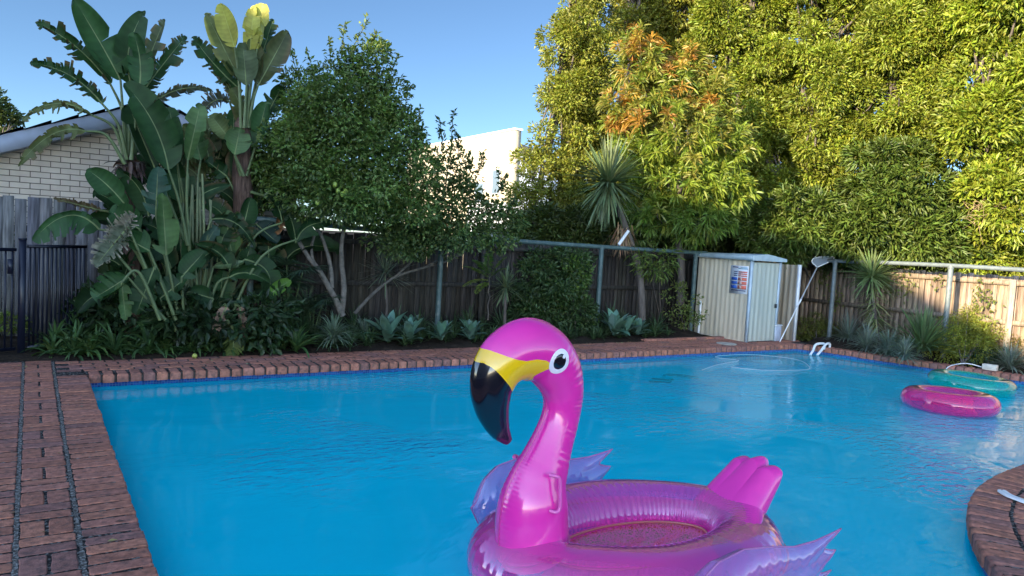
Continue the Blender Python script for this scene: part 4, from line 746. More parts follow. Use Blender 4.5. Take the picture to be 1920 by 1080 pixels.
mid_specs = [
 dict(a=(440, 492), b=(426, 394), w=46, p=[(372, 620), (415, 540)], c=LG, fold=.2, m=(428, 440)),
 dict(a=(448, 488), b=(446, 420), w=16, p=[(400, 600)], c=(.16, .20, .05)),
 dict(a=(400, 500), b=(458, 492), w=30, p=[(372, 600)], c=(.13, .19, .09), y=-.2, m=(430, 502), f=(0, 0, 1.5)),
 dict(a=(385, 505), b=(408, 425), w=50, p=[(366, 620)], c=(.06, .11, .08), y=-.1, m=(388, 460)),
 dict(a=(360, 520), b=(350, 440), w=46, p=[(362, 620)], c=MG, y=-.1),
 dict(a=(455, 430), b=(470, 370), w=50, p=[(400, 600), (440, 500)], c=DG, y=.1, t=.1),
 dict(a=(430, 520), b=(505, 530), w=40, p=[(385, 610), (405, 535)], c=DG, y=-.2, m=(465, 512)),
 dict(a=(470, 620), b=(520, 650), w=50, p=[(400, 600)], c=DG, y=-.4, m=(490, 612), dr=.5),
 dict(a=(400, 560), b=(350, 545), w=40, p=[(375, 620)], c=DG, y=-.3),
 dict(a=(500, 555), b=(545, 525), w=30, c=(.10, .20, .03), y=-.2, p=[(470, 610)]),
 dict(a=(440, 620), b=(436, 668), w=40, c=(.09, .12, .03), y=-.6, t=.5, p=[(425, 600)], dr=.2),
 dict(a=(425, 575), b=(400, 625), w=26, c=(.25, .17, .12), tc=(.3, .2, .14), y=-.5, t=.5, brown=1, dead=1, p=[(420, 570)]),
 dict(a=(450, 575), b=(455, 640), w=24, c=(.20, .13, .09), tc=(.3, .2, .14), y=-.5, t=.5, brown=1, dead=1, p=[(440, 570)]),
 dict(a=(505, 370), b=(545, 395), w=30, c=(.24, .13, .07), tc=(.28, .13, .06), y=.2, t=.2, brown=1, dead=1, p=[(470, 360)]),
 dict(a=(530, 395), b=(520, 440), w=26, c=(.22, .11, .05), tc=(.28, .15, .08), y=.1, t=.3, brown=1, dead=1, p=[(500, 370)]),
 dict(a=(480, 420), b=(520, 455), w=50, c=(.02, .04, .03), y=.1, p=[(450, 430)]),
 dict(a=(350, 480), b=(380, 430), w=30, c=MG, y=.1, p=[(356, 600)]),
]
for k in range(64):
    x = random.choice([random.uniform(190, 350), random.uniform(330, 560)]); y = random.uniform(400, 630); an = random.gauss(0, .9)+(.5 if x > 380 else -.35); L_ = random.uniform(55, 115); yo = random.uniform(-.25, .5)
    mid_specs.append(dict(a=(x, y), b=(x+L_*math.sin(an), y-L_*math.cos(an)), w=random.uniform(34, 62), c=tuple(np.array(random.choice([DG, DG, MG]))*random.uniform(.6, 1)), y=yo, t=random.choice([.03, .12, .3, .5]), rag=random.choice([0, .1, .3]), brown=random.choice([0, 0, .3, .6]), f=(random.uniform(-.6, .6), 0, random.uniform(-.2, 1.)), m=(x+L_*.5*math.sin(an*.6), y-L_*.55*math.cos(an*.8)), p=[(375+(x-375)*.25, 625), (375+(x-375)*.6, min(620, y+40))] if k % 3 == 0 else None))
    if mid_specs[-1]['p'] is None: mid_specs[-1].pop('p')
tm = strel('bird_of_paradise', 'lower bird of paradise clump with pale upright leaves between the two tall ones', gy(372, 620, 9.95), 9.95, mid_specs)
b = MB(); 
for k in range(9): x = 345+k*7; petiole(b, [gy(x*.3+372*.7, 620, 9.9)-gy(372, 620, 9.95), gy(x-4, 480, 9.9)-gy(372, 620, 9.95), gy(x+RNG.uniform(-8, 8), 340+RNG.uniform(-20, 40), 9.9)-gy(372, 620, 9.95)], .026, .014, tuple(np.array((.14, .17, .08))*RNG.uniform(.6, 1.2)))
b.build('tall_stalks', STEM, tm, smooth=True)
YY = (.34, .33, .06); Y2 = 10.35  # yellow of the low sun on the top leaves, put into their colour
right_specs = [
 dict(a=(447, 165), b=(362, 68), w=50, c=DG, t=.5, brown=.6, rag=.3, y=.1, p=[(455, 240)], m=(398, 116)),
 dict(a=(450, 150), b=(386, 24), w=42, c=(.09, .11, .04), t=.1, tc=(.4, .36, .08), brown=.6, p=[(452, 240)], y=.05),
 dict(a=(440, 88), b=(414, 6), w=44, c=YY, fold=.3, t=.08, p=[(452, 240), (448, 150)], rib=(.4, .4, .1), y=-.1, f=(-1, -.4, 0)),
 dict(a=(482, 92), b=(492, 6), w=54, c=YY, fold=.15, p=[(462, 240), (470, 160)], rib=(.4, .4, .1), t=.15, brown=.3, f=(-1, -.4, 0), y=-.1),
 dict(a=(468, 100), b=(476, 10), w=34, c=YY, fold=.15, p=[(460, 240)], rib=(.4, .4, .1), f=(-1, -.4, 0), y=-.05),
 dict(a=(486, 120), b=(512, 36), w=46, c=DG, t=.6, rag=.3, p=[(466, 240)], y=.15, brown=.3),
 dict(a=(484, 160), b=(540, 58), w=54, c=(.07, .085, .035), t=.12, p=[(466, 240), (474, 190)], brown=.4, y=-.12),
 dict(a=(462, 160), b=(455, 80), w=58, c=(.09, .12, .06), t=.12, p=[(458, 240)], y=-.15),
 dict(a=(480, 150), b=(470, 72), w=50, c=(.10, .12, .06), t=.1, p=[(462, 240)], y=-.05, brown=.3),
 dict(a=(440, 180), b=(392, 110), w=44, c=(.06, .07, .03), t=.7, rag=.5, brown=.9, p=[(452, 240)], y=.2),
 dict(a=(430, 190), b=(372, 220), w=44, c=(.05, .055, .04), t=.8, rag=.5, brown=1, p=[(450, 250)], y=.25, m=(400, 190)),
 dict(a=(500, 215), b=(530, 160), w=44, c=DG, t=.2, p=[(470, 300)], y=.1),
 dict(a=(430, 260), b=(395, 215), w=46, c=(.12, .15, .06), t=.15, p=[(452, 330)], y=-.1),
 dict(a=(480, 270), b=(500, 190), w=50, c=MG, t=.1, p=[(462, 330)], y=-.1),
 dict(a=(440, 290), b=(450, 240), w=50, c=LG, t=.1, p=[(458, 330)], y=-.2),
 dict(a=(425, 330), b=(385, 300), w=40, c=DG, t=.3, p=[(450, 380)], y=0),
]
for k in range(30):
    x = random.uniform(300, 480); y = random.uniform(250, 430); an = random.gauss(0, .8); L_ = random.uniform(50, 95)
    right_specs.append(dict(a=(x, y), b=(x+L_*math.sin(an), y-L_*math.cos(an)), w=random.uniform(34, 54), c=tuple(np.array(random.choice([DG, MG, OL_]))*random.uniform(.6, 1)), y=random.uniform(0, .3), t=random.choice([.1, .3, .6]), rag=random.choice([.1, .4]), brown=random.choice([0, .4, .9]), m=(x+L_*.5*math.sin(an*.6), y-L_*.55*math.cos(an*.8))))
strel('bird_of_paradise', 'giant bird of paradise with sunlit yellow leaf tops left of the lemon tree', gy(455, 600, Y2), Y2, right_specs, trunk=([(462, 640), (460, 500), (456, 380), (455, 270), (456, 225)], .17, .09))
# shaggy dead skirt under the left head
def skirt(label, px, py, Y, n, L, colr):
    o = gy(px, py, Y); b = MB(); P_ = RNG.normal(0, .05, (n, 3)); D = sph(n)*.8+np.array([0, 0, -.7]); ribbon(b, P_, D, RNG.uniform(.5, 1, n)*L, .045, jc(colr, n), 1.2, 5); return b, o
for par, (px, py, Y, n, L, cc) in zip([o for o in bpy.data.objects if o.name.startswith('bird_of_paradise') and o.type == 'EMPTY'][:1], [(243, 308, 9.95, 160, .26, (.085, .06, .05))]):
    b, o = skirt('', px, py, Y, n, L, cc); ch = b.build('dead_sheaths', STRAP, par); ch.location = tuple(o-np.array(par.location))
# ------------------------------------------------------------------ lemon tree
YT = 10.15; lb_ = gy(640, 592, YT)
LL = [lobe(600, 300, 10.1, 96, 90), lobe(700, 300, 10.1, 90, 100), lobe(640, 210, 10.1, 90, 70), lobe(560, 230, 10.2, 56, 56), lobe(700, 190, 10.1, 50, 60), lobe(690, 130, 10.1, 34, 44), lobe(640, 130, 10.1, 22, 34),
      lobe(745, 240, 10.1, 40, 46), lobe(768, 330, 10.1, 48, 60), lobe(520, 300, 10.2, 50, 60), lobe(640, 370, 10.1, 110, 44), lobe(740, 400, 10.1, 70, 36), lobe(455, 270, 10.5, 46, 46), lobe(470, 340, 10.5, 44, 44), lobe(420, 330, 10.6, 30, 34), lobe(500, 350, 10.3, 50, 40), lobe(560, 160, 10.2, 26, 30)]
RL = [lobe(850, 450, 10.6, 60, 22), lobe(760, 455, 10.5, 60, 24), lobe(950, 425, 11.0, 26, 24), lobe(846, 375, 10.8, 44, 40), lobe(830, 320, 10.8, 22, 30), lobe(876, 330, 10.9, 16, 26), lobe(905, 400, 10.9, 44, 26), lobe(940, 405, 11, 22, 20), lobe(820, 425, 10.7, 56, 32), lobe(780, 440, 10.6, 50, 20), lobe(915, 440, 11.0, 40, 20), lobe(860, 290, 10.8, 10, 16)]
LK = dict(per_m2=23, L=.072, W=.036, clump=.155, n_leaf=34, droop=.1, out=.7, fill=.4, upb=.5, cj=.4)
lt = thing('lemon_tree', 'large rounded lemon tree with a few green lemons left of the white building', 'tree', lb_); b = MB()
crown(b, [(l[0]-lb_[0], l[1]-lb_[1], l[2]-lb_[2], *l[3:]) for l in LL], col=(.10, .155, .036), **LK)
for (a, c, nn2) in (((640, 110), (646, 44), 40), ((650, 110), (692, 34), 40), ((690, 110), (704, 64), 30), ((620, 130), (618, 72), 26), ((730, 150), (746, 100), 26), ((560, 150), (545, 92), 24), ((590, 140), (575, 95), 20), ((760, 200), (766, 160), 20), ((780, 250), (788, 200), 20), ((540, 180), (532, 140), 16), ((700, 100), (716, 78), 16)):
    A_ = gd(*a, 10.1)-lb_; B_2 = gd(*c, 10.1)-lb_; sprig(b, A_, B_2, .075, .038, (.13, .17, .04), nn2+14, .07); b.tube([A_, B_2], .005, 4, (.08, .1, .04))
b.build('crown', LEAF, lt)
b = MB()
for path, r in (([(642, 592), (628, 560), (600, 510), (570, 470), (556, 440), (540, 380)], .05), ([(640, 588), (645, 540), (640, 480), (644, 430), (660, 350), (660, 220)], .045), ([(622, 540), (620, 500), (606, 450), (590, 400), (600, 300)], .035), ([(600, 510), (585, 480), (590, 440), (620, 380), (700, 300)], .025)):
    limb(b, [gy(*q, YT)-lb_ for q in path], r, r*.35, 9, .006, 16)
b.build('trunk', mat('pale_bark', (.15, .135, .115), .9, .2, noise=(16, .35), bump=(50, .5, .006)), lt, smooth=True)
sph_u = MB(); 
def fruit(mb, r, col):
    th = np.linspace(0, math.pi, 8); mb.tube([(0, 0, -r*math.cos(t)*1.2) for t in th], [max(.002, r*math.sin(t)) for t in th], 10, col, cap=False)
fruit(sph_u, .030, (.20, .27, .04)); LM = mat('lemon_skin', attr='col', rough=.45, noise=(30, .15)); l0 = sph_u.build('lemon', LM, lt, smooth=True)
for k, (x, y) in enumerate(((634, 358), (642, 364), (648, 359), (595, 380), (628, 346))):
    o = l0 if k == 0 else l0.copy()
    if k: COL.objects.link(o); o.parent = lt
    o.location = tuple(gd(x, y, 9.35)-lb_)
rb = gy(665, 592, 10.2); rt = thing('citrus_tree', 'low spreading dark tree in front of the white building, right of the lemon tree', 'tree', rb); b = MB()
crown(b, [(l[0]-rb[0], l[1]-rb[1], l[2]-rb[2], *l[3:]) for l in RL], col=(.08, .12, .034), **{**LK, 'per_m2': 21, 'fill': .3, 'n_leaf': 34})
for (a, c) in (((845, 280), (850, 208)), ((830, 270), (825, 225)), ((860, 290), (858, 250)), ((900, 320), (905, 285)), ((930, 370), (950, 330)), ((880, 320), (880, 290)), ((950, 400), (966, 372)), ((940, 360), (935, 315))):
    A_ = gd(*a, 10.8)-rb; B_2 = gd(*c, 10.8)-rb; sprig(b, A_, B_2, .075, .036, (.06, .10, .03), 44, .07); b.tube([A_, B_2], .006, 4, (.06, .06, .04))
b.build('crown', LEAF, rt)
b = MB()
for path, r in (([(665, 588), (700, 550), (740, 520), (800, 500), (850, 485), (900, 450)], .028), ([(800, 500), (850, 470), (880, 430), (880, 360)], .018), ([(740, 520), (780, 480), (800, 440), (830, 380), (840, 300)], .02)):
    limb(b, [gy(*q, 10.2)-rb for q in path], r, r*.4, 8, .006, 14)
b.build('trunk', mat('citrus_bark', (.11, .10, .085), .9, .2, noise=(16, .35)), rt, smooth=True)
# ------------------------------------------------------------------ fern-like fronds
def frond(b, A, Bq, n, Lf, Wf, col, sag=.05):
    A = np.array(A); Bq = np.array(Bq); t = np.repeat(np.linspace(.05, 1, n), 2)[:, None]; s = np.tile([1, -1], n)[:, None]; T = nrm(Bq-A); S = nrm(np.cross(T, (0, 0, 1.)+T*.01)); P_ = A+(Bq-A)*t+np.array([0, 0, 1])*sag*4*t*(1-t)
    D = S*s+T*.45+np.array([0, 0, -.1]); leaves(b, P_, D, (Lf*np.sin(np.pi*np.clip(t*.9+.1, 0, 1))**.6).ravel(), Wf, jc(col, 2*n), up=(0, -.6, 1)); b.tube(spline([A, (A+Bq)/2+(0, 0, sag), Bq], 8), .004, 4, (.1, .13, .04))
fo = gy(915, 600, 10.1); ft = thing('tree_fern_seedling', 'young feathery plant with bright fronds in front of the dark fence', 'fern', fo); b = MB()
for A_, B_3, c in (((915, 520), (868, 500), (.13, .20, .03)), ((915, 515), (915, 475), (.09, .17, .03)), ((920, 515), (950, 482), (.10, .18, .03)), ((915, 525), (868, 538), (.17, .20, .03)), ((918, 520), (950, 505), (.09, .15, .03)), ((914, 530), (892, 552), (.12, .17, .03)), ((916, 515), (888, 488), (.10, .18, .03))):
    frond(b, gy(*A_, 10.1)-fo, gy(*B_3, 9.9)-fo, 22, .10, .022, c)
b.build('fronds', LEAF, ft); b = MB(); limb(b, [(0, 0, 0), gy(917, 520, 10.1)-fo], .012, .006, 6); b.build('stem', BARK, ft)
# ------------------------------------------------------------------ understorey of the left bed
cl0 = rosette('clivia', 'strap-leaved clivia clump at the edge of the shady left bed', 'clivia', (1.2, 9.6, .03), 34, .40, .048, (15, 80), 1.3, (.045, .095, .03), 'strap-leaved clivia clumps in the shady left bed', seg=7)
cl1 = rosette('clivia', 'strap-leaved clivia clump at the edge of the shady left bed', 'clivia', (1.7, 9.6, .03), 26, .34, .05, (5, 75), 1.5, (.06, .11, .03), 'strap-leaved clivia clumps in the shady left bed', seg=7)
for k in range(38):
    px = 95+k*12.6+RNG.uniform(-8, 8); row = k % 3; p = gz(px, 664-row*6, .03); p[1] = max(p[1], 9.60+row*.22); dup(cl0 if k % 2 else cl1, (p[0], p[1], .02+row*.03), RNG.uniform(0, 6), RNG.uniform(.7, 1.1))
g0 = rosette('undergrowth_plant', 'dark strappy undergrowth plant at the foot of the dark back fence', 'plant', (4.0, 10.3, .06), 40, .42, .035, (15, 85), 1.1, (.040, .075, .028), 'dark undergrowth plants along the foot of the back fence', seg=6)
g1 = rosette('undergrowth_plant', 'dark strappy undergrowth plant at the foot of the dark back fence', 'plant', (4.6, 10.4, .06), 60, .34, .022, (20, 88), 1.0, (.055, .085, .035), 'dark undergrowth plants along the foot of the back fence', seg=6)
for k in range(30): dup(g0 if k % 2 else g1, (3.0+k*.235+RNG.uniform(-.1, .1), 10.0+RNG.uniform(0, .6), .06), RNG.uniform(0, 6), RNG.uniform(.7, 1.25))
for k in range(12): dup(g1, (2.9+k*.55+RNG.uniform(-.1, .1), 9.75+RNG.uniform(0, .15), .05), RNG.uniform(0, 6), RNG.uniform(.4, .6))
g2 = rosette('strappy_plant', 'small dark strappy plant filling the bed in front of and between the agaves', 'plant', (2.9, 9.62, .04), 34, .26, .026, (15, 85), 1.2, (.045, .08, .03), 'small strappy plants filling the bed between the agaves', seg=6)
for k in range(34): dup(g2, (3.05+k*.2+RNG.uniform(-.08, .08), 9.55+RNG.uniform(0, .42), .04), RNG.uniform(0, 6), RNG.uniform(.6, 1.15))
rosette('spider_plant', 'pale arching narrow-leaved clump left of the largest agave', 'grass clump', gz(630, 655, .05)+(0, .1, .1), 190, .36, .016, (10, 85), 1.3, (.12, .17, .11), fold=.15, seg=7, taper=.5)
rosette('spider_plant', 'small grey arching tuft between the spider plant and the largest agave', 'grass clump', gz(682, 632, .1), 110, .30, .016, (10, 85), 1.1, (.12, .17, .12), fold=.15, seg=7, taper=.5)
rosette('strap_plant', 'upright broad-strapped plant right of the brown dead leaves', 'plant', gz(555, 655, .05), 26, .42, .055, (20, 80), 1.2, (.06, .12, .035), seg=7)
def fanpalm(label, px, py, Y, n, L, col):
    o = gy(px, py, Y); t = thing('fan_palm', label, 'palm', gy(px, 640, Y)); q = np.array(t.location); b = MB(); st = MB()
    for k in range(7):
        a = RNG.uniform(-.9, .9); c = o-q+np.array([math.sin(a)*.25, RNG.uniform(-.25, .1), RNG.uniform(-.12, .25)]); st.tube(spline([(0, 0, 0), c*.5+np.array([0, 0, .1]), c], 8), .008, 5, (.08, .12, .04))
        dm = nrm(np.array([math.sin(a), -.5, .3])); S = nrm(np.cross(dm, (0, 0, 1.))); N = np.cross(S, dm); an = np.linspace(-1.9, 1.9, n); D = dm*np.cos(an)[:, None]+S*np.sin(an)[:, None]+N*RNG.normal(0, .07, (n, 1)); ribbon(b, np.tile(c, (n, 1)), D, L*RNG.uniform(.8, 1.05, n), .022, jc(col, n), .7, 5)
    b.build('fronds', STRAP, t); st.build('stalks', STEM, t); return t
fanpalm('dark fan-leaved palm against the fence right of the bird of paradise', 540, 530, 10.2, 34, .42, (.05, .09, .05))
fanpalm('fan-leaved palm low between the bird of paradise and the lemon trunk', 585, 575, 10.3, 26, .32, (.06, .10, .06))
rosette('grass_tuft', 'thin upright strappy plant against the fence left of the lemon trunk', 'plant', gy(575, 600, 10.4), 50, .5, .03, (30, 88), .8, (.07, .11, .05), seg=7)
shrub('dark leafy mass at the foot of the giant bird of paradise', 250, 620, [lobe(230, 590, 9.2, 70, 40), lobe(320, 590, 9.2, 60, 40), lobe(400, 600, 9.3, 60, 36), lobe(480, 600, 9.4, 60, 40)], (.028, .055, .02), L=.14, W=.06, base=gy(300, 640, 10.1), per=14, n_leaf=26, clump=.2)
o = gz(365, 668, .03); tag(MB().tube([(0, 0, -.03), (0, 0, -.02), (0, 0, 0), (0, 0, .02), (0, 0, .03)], [.004, .022, .03, .022, .004], 10, (.34, .38, .08)).build('fallen_lemon', LM, smooth=True), 'fallen yellow-green lemon lying at the front of the clivia bed', 'lemon').location = (o[0], o[1], .035)
tree('garden_tree', 'distant green tree top left of the brick house roof', 'tree', (*gy(-10, 260, 30)[:2], 0), [lobe(-4, 222, 30, 26, 22), lobe(20, 236, 30, 12, 12), lobe(-30, 200, 30, 30, 40)], (.07, .10, .03), trunk_r=.2, per_m2=4, L=.22, W=.11, clump=.35, n_leaf=40)
# ================================================================== FLAMINGO FLOAT
def pvc(name, col, rough=.12, coat=1.0, trans=0, tint=(1, 1, 1), bump=None, film=0, noise=None, spec=.6, ior=1.5, wr=None, gloss=0):
    m = mat(name, col, rough, spec, coat=coat, bump=bump, ior=ior, noise=noise); n = m.node_tree.nodes; l = m.node_tree.links; b = n['Principled BSDF']; b.inputs['Coat Roughness'].default_value = .04
    if film: b.inputs['Thin Film Thickness'].default_value = film; b.inputs['Thin Film IOR'].default_value = 1.6
    if wr:   # stretched wrinkles: (scale, strength, stretch)
        tc = n.new('ShaderNodeTexCoord'); mp = n.new('ShaderNodeMapping'); mp.inputs['Scale'].default_value = wr[2]; l.new(tc.outputs['Object'], mp.inputs[0])
        t = n.new('ShaderNodeTexNoise'); t.inputs['Scale'].default_value = wr[0]; t.inputs['Detail'].default_value = 3; l.new(mp.outputs[0], t.inputs['Vector'])
        bp = n.new('ShaderNodeBump'); bp.inputs['Strength'].default_value = wr[1]; bp.inputs['Distance'].default_value = .01; l.new(t.outputs[0], bp.inputs['Height']); l.new(bp.outputs[0], b.inputs['Normal']); l.new(bp.outputs[0], b.inputs['Coat Normal'])
    if trans:
        fr = n.new('ShaderNodeLayerWeight'); fr.inputs[0].default_value = .35; r = n.new('ShaderNodeMapRange'); r.inputs[3].default_value = trans; r.inputs[4].default_value = trans*.15; l.new(fr.outputs['Facing'], r.inputs[0])
        t = n.new('ShaderNodeBsdfTransparent'); t.inputs[0].default_value = (*tint, 1); x = n.new('ShaderNodeMixShader'); l.new(r.outputs[0], x.inputs[0]); l.new(b.outputs[0], x.inputs[1]); l.new(t.outputs[0], x.inputs[2]); l.new(x.outputs[0], n['Material Output'].inputs[0])
    if gloss:      # wet-looking film: a mirror layer weighted by fresnel
        last = n['Material Output'].inputs[0].links[0].from_socket; g = n.new('ShaderNodeBsdfGlossy'); g.inputs['Roughness'].default_value = .05; g.inputs[0].default_value = (.95, .82, .98, 1); f = n.new('ShaderNodeFresnel'); f.inputs[0].default_value = gloss; x2 = n.new('ShaderNodeMixShader')
        if wr: l.new(bp.outputs[0], g.inputs['Normal']); l.new(bp.outputs[0], f.inputs['Normal'])
        ge = n.new('ShaderNodeNewGeometry'); iv = n.new('ShaderNodeMath'); iv.operation = 'SUBTRACT'; iv.inputs[0].default_value = 1; l.new(ge.outputs['Backfacing'], iv.inputs[1]); ml = n.new('ShaderNodeMath'); ml.operation = 'MULTIPLY'; l.new(f.outputs[0], ml.inputs[0]); l.new(iv.outputs[0], ml.inputs[1])
        l.new(ml.outputs[0], x2.inputs[0]); l.new(last, x2.inputs[1]); l.new(g.outputs[0], x2.inputs[2]); l.new(x2.outputs[0], n['Material Output'].inputs[0])
    return m
FC = np.array([2.72, 2.86, 0.]); FA, FB, FR = .72, .46, .205; FZ = WZ+.17
fl = thing('flamingo_float', 'giant inflatable pink flamingo pool float with black-tipped beak in the foreground', 'pool float', (FC[0], FC[1], WZ))
def loc(p): return np.asarray(p)-np.array([FC[0], FC[1], WZ])
PINK = pvc('pink_vinyl', (.74, .025, .33), .22, .6, noise=(3, .06)); YEL = pvc('yellow_vinyl', (.83, .50, .005), .22, .6); BLKV = pvc('black_vinyl', (.006, .005, .010), .16, .6)
TUBE = pvc('magenta_film', (.85, .03, .38), .07, 1, trans=.25, tint=(1, .2, .6), film=420, wr=(6, .5, (1, 1, 1.5)), gloss=1.75); CLEARF = pvc('clear_pink_film', (.80, .09, .46), .05, 1, trans=.66, tint=(1, .42, .80), film=480, wr=(6, .4, (1, 1, 1.5)), gloss=1.75)
WING = pvc('clear_lilac_film', (.56, .30, .58), .04, 1, trans=.88, tint=(.90, .70, .95), film=460, wr=(7, .35, (1, 1, 1)), gloss=1.5)
# body ring, radius pinched by radial pleats
nu, nv = 360, 56; U, Vv = np.meshgrid(np.arange(nu)/nu*2*np.pi, np.arange(nv)/nv*2*np.pi, indexing='ij')
pleat = .0026*np.sin(U*96+np.sin(U*7)*3)*np.clip(-np.cos(Vv), 0, 1)**.6*1.6+.0015*np.sin(U*61+1)*np.clip(np.cos(Vv-.3), 0, 1)**6+.004*np.sin(U*5+.6)
rr = FR*(1+.06*np.cos(U-math.pi))+pleat
cx, cy = FA*np.cos(U), FB*np.sin(U); tx, ty = nrm(np.stack([FB*np.cos(U), FA*np.sin(U)], -1))[..., 0], nrm(np.stack([FB*np.cos(U), FA*np.sin(U)], -1))[..., 1]
X = cx+tx*rr*np.cos(Vv); Yq = cy+ty*rr*np.cos(Vv); Z = .14+rr*.92*np.sin(Vv)
i = np.arange(nu)[:, None]; j = np.arange(nv)[None]; F = np.stack([i*nv+j, ((i+1) % nu)*nv+j, ((i+1) % nu)*nv+(j+1) % nv, i*nv+(j+1) % nv], -1).reshape(-1, 4)
VV = np.stack([X, Yq, Z], -1); am = np.sin(np.arange(nv)/nv*2*np.pi+np.pi/nv) > .06; Fr = F.reshape(nu, nv, 4)
MB().add(VV.reshape(-1, 3), Fr[:, am].reshape(-1, 4)).build('upper_film', CLEARF, fl, smooth=True)
MB().add(VV.reshape(-1, 3), Fr[:, ~am].reshape(-1, 4)).build('lower_hull', TUBE, fl, smooth=True)
# seams: inner and outer welded edge
SEAM = pvc('seam_vinyl', (.50, .13, .10), .2, .6)
for nm, s_, zz in (('inner_seam', -1, .15), ('outer_seam', 1, .13)):
    u = np.linspace(0, 2*np.pi, 200); tq = nrm(np.stack([FB*np.cos(u), FA*np.sin(u)], -1)); P_ = np.column_stack([FA*np.cos(u)+tq[:, 0]*s_*(FR*1.0+.004), FB*np.sin(u)+tq[:, 1]*s_*(FR+.004), np.full(200, zz)]); MB().tube(P_, .008, 6, cap=False).build(nm, SEAM, fl, smooth=True)
# floor sheet with glitter, sagging
GLIT = mat('glitter_floor', (.62, .07, .32), .25, .6, coat=.8); n_ = GLIT.node_tree.nodes; l_ = GLIT.node_tree.links; bb = n_['Principled BSDF']
vo = n_.new('ShaderNodeTexVoronoi'); vo.inputs['Scale'].default_value = 200; tc = n_.new('ShaderNodeTexCoord'); l_.new(tc.outputs['Object'], vo.inputs['Vector']); g2 = n_.new('ShaderNodeSeparateColor'); l_.new(vo.outputs['Color'], g2.inputs[0]); g3 = n_.new('ShaderNodeMath'); g3.operation = 'GREATER_THAN'; g3.inputs[1].default_value = .72; l_.new(g2.outputs[0], g3.inputs[0])
mx_ = n_.new('ShaderNodeMix'); mx_.data_type = 'RGBA'; l_.new(g3.outputs[0], mx_.inputs[0]); mx_.inputs[6].default_value = (.66, .10, .26, 1); mx_.inputs[7].default_value = (.95, .48, .22, 1); l_.new(mx_.outputs[2], bb.inputs['Base Color']); l_.new(g3.outputs[0], bb.inputs['Metallic'])
nr, na = 14, 90; R_, A_ = np.meshgrid(np.linspace(.02, 1, nr), np.arange(na)/na*2*np.pi, indexing='ij'); a2, b2 = FA-FR+.02, FB-FR+.02
Z = .06*R_**3+.085+RNG.normal(0, .0015, R_.shape)+.006*np.sin(A_*9)*R_*(1-R_)*3
V = np.stack([a2*R_*np.cos(A_), b2*R_*np.sin(A_), Z], -1).reshape(-1, 3); i = np.arange(nr-1)[:, None]; j = np.arange(na)[None]; MB().add(V, np.stack([i*na+j, (i+1)*na+j, (i+1)*na+(j+1) % na, i*na+(j+1) % na], -1).reshape(-1, 4)).build('seat_floor', GLIT, fl, smooth=True)
# neck and head sweep, measured in the plane y = const through the neck
NY = FC[1]+.0
prof = [(1003, 1040, 66), (998, 1012, 72), (997, 975, 71.5), (1001, 935, 68), (1009, 900, 58), (1021, 868, 50), (1035, 830, 42.5), (1048, 792, 38.5), (1055, 758, 38.5), (1054, 726, 43), (1042, 692, 50), (1019, 664, 55), (985, 655, 58.5), (954, 668, 55), (933, 692, 50), (922, 725, 43.5), (922, 757, 36.5), (928, 784, 29), (937, 806, 21), (947, 820, 13.5), (953, 827, 9)]
dN = np.dot(gy(1000, 850, NY)-EYE, CF)
cp = np.array([gy(x, y, NY) for x, y, _ in prof]); rp = np.array([r*np.dot(c-EYE, CF)/FPX for (_, _, r), c in zip(prof, cp)])
cs = spline(np.column_stack([cp, rp]), 401); Cc, Rr = loc(cs[:, :3]), cs[:, 3]
Tt = nrm(np.gradient(Cc, axis=0)); Nn = np.column_stack([-Tt[:, 2], 0*Tt[:, 0], Tt[:, 0]])   # in-plane normal
# orientation: Nn should point to the outside of the arch (right/back on the neck)
TH0 = 0. if (Cc[240]+Nn[240]*Rr[240])[2] > Cc[240][2] else math.pi      # angle of the outer (top / back) side
def sweep(t, th):
    """t 0..1, th: 0 = in-plane +Nn, pi/2 = towards camera (-Y)"""
    k = np.clip(t, 0, 1)*400; a = np.floor(k).astype(int).clip(0, 399); f = (k-a)[..., None]
    c = Cc[a]*(1-f)+Cc[a+1]*f; r = (Rr[a]*(1-f[..., 0])+Rr[a+1]*f[..., 0]); n_0 = nrm(Nn[a]*(1-f)+Nn[a+1]*f); base = np.clip((.06-t)/.06, 0, 1)
    ws_ = TH0+(1.15 if TH0 < 1 else -1.15); dth = (th-ws_+math.pi) % (2*math.pi)-math.pi; wr_ = .0024*np.sin(t*430+np.sin(t*61)*2+dth*2.2)*(.6+.4*np.sin(t*97))*np.exp(-(dth/.5)**2)*np.clip((t-.23)/.04, 0, 1)*np.clip((.56-t)/.06, 0, 1)+.0010*np.sin(t*520)*np.exp(-(((th-TH0-math.pi+.35+math.pi) % (2*math.pi)-math.pi)/.25)**2)*np.clip((t-.1)/.08, 0, 1)*np.clip((.52-t)/.1, 0, 1)+.0010*np.sin(t*700)*np.exp(-((th-.1)/.3)**2)*np.clip((.6-t)/.1, 0, 1)
    r = r+wr_; fy = .86+.0*t; return c+n_0*(r*np.cos(th))[..., None]+np.stack([0*r, -r*np.sin(th)*fy, 0*r], -1)
s_idx = {k: k/(len(prof)-1) for k in range(len(prof))}
# which side is outer? test at the arch top
TB = lambda x: x/20.
def bound(th, pts):   # piecewise in angle from the outer side 0..pi (symmetric)
    a = np.abs((th-TH0+math.pi) % (2*math.pi)-math.pi); return np.interp(a, [p[0] for p in pts], [p[1]/20 for p in pts])
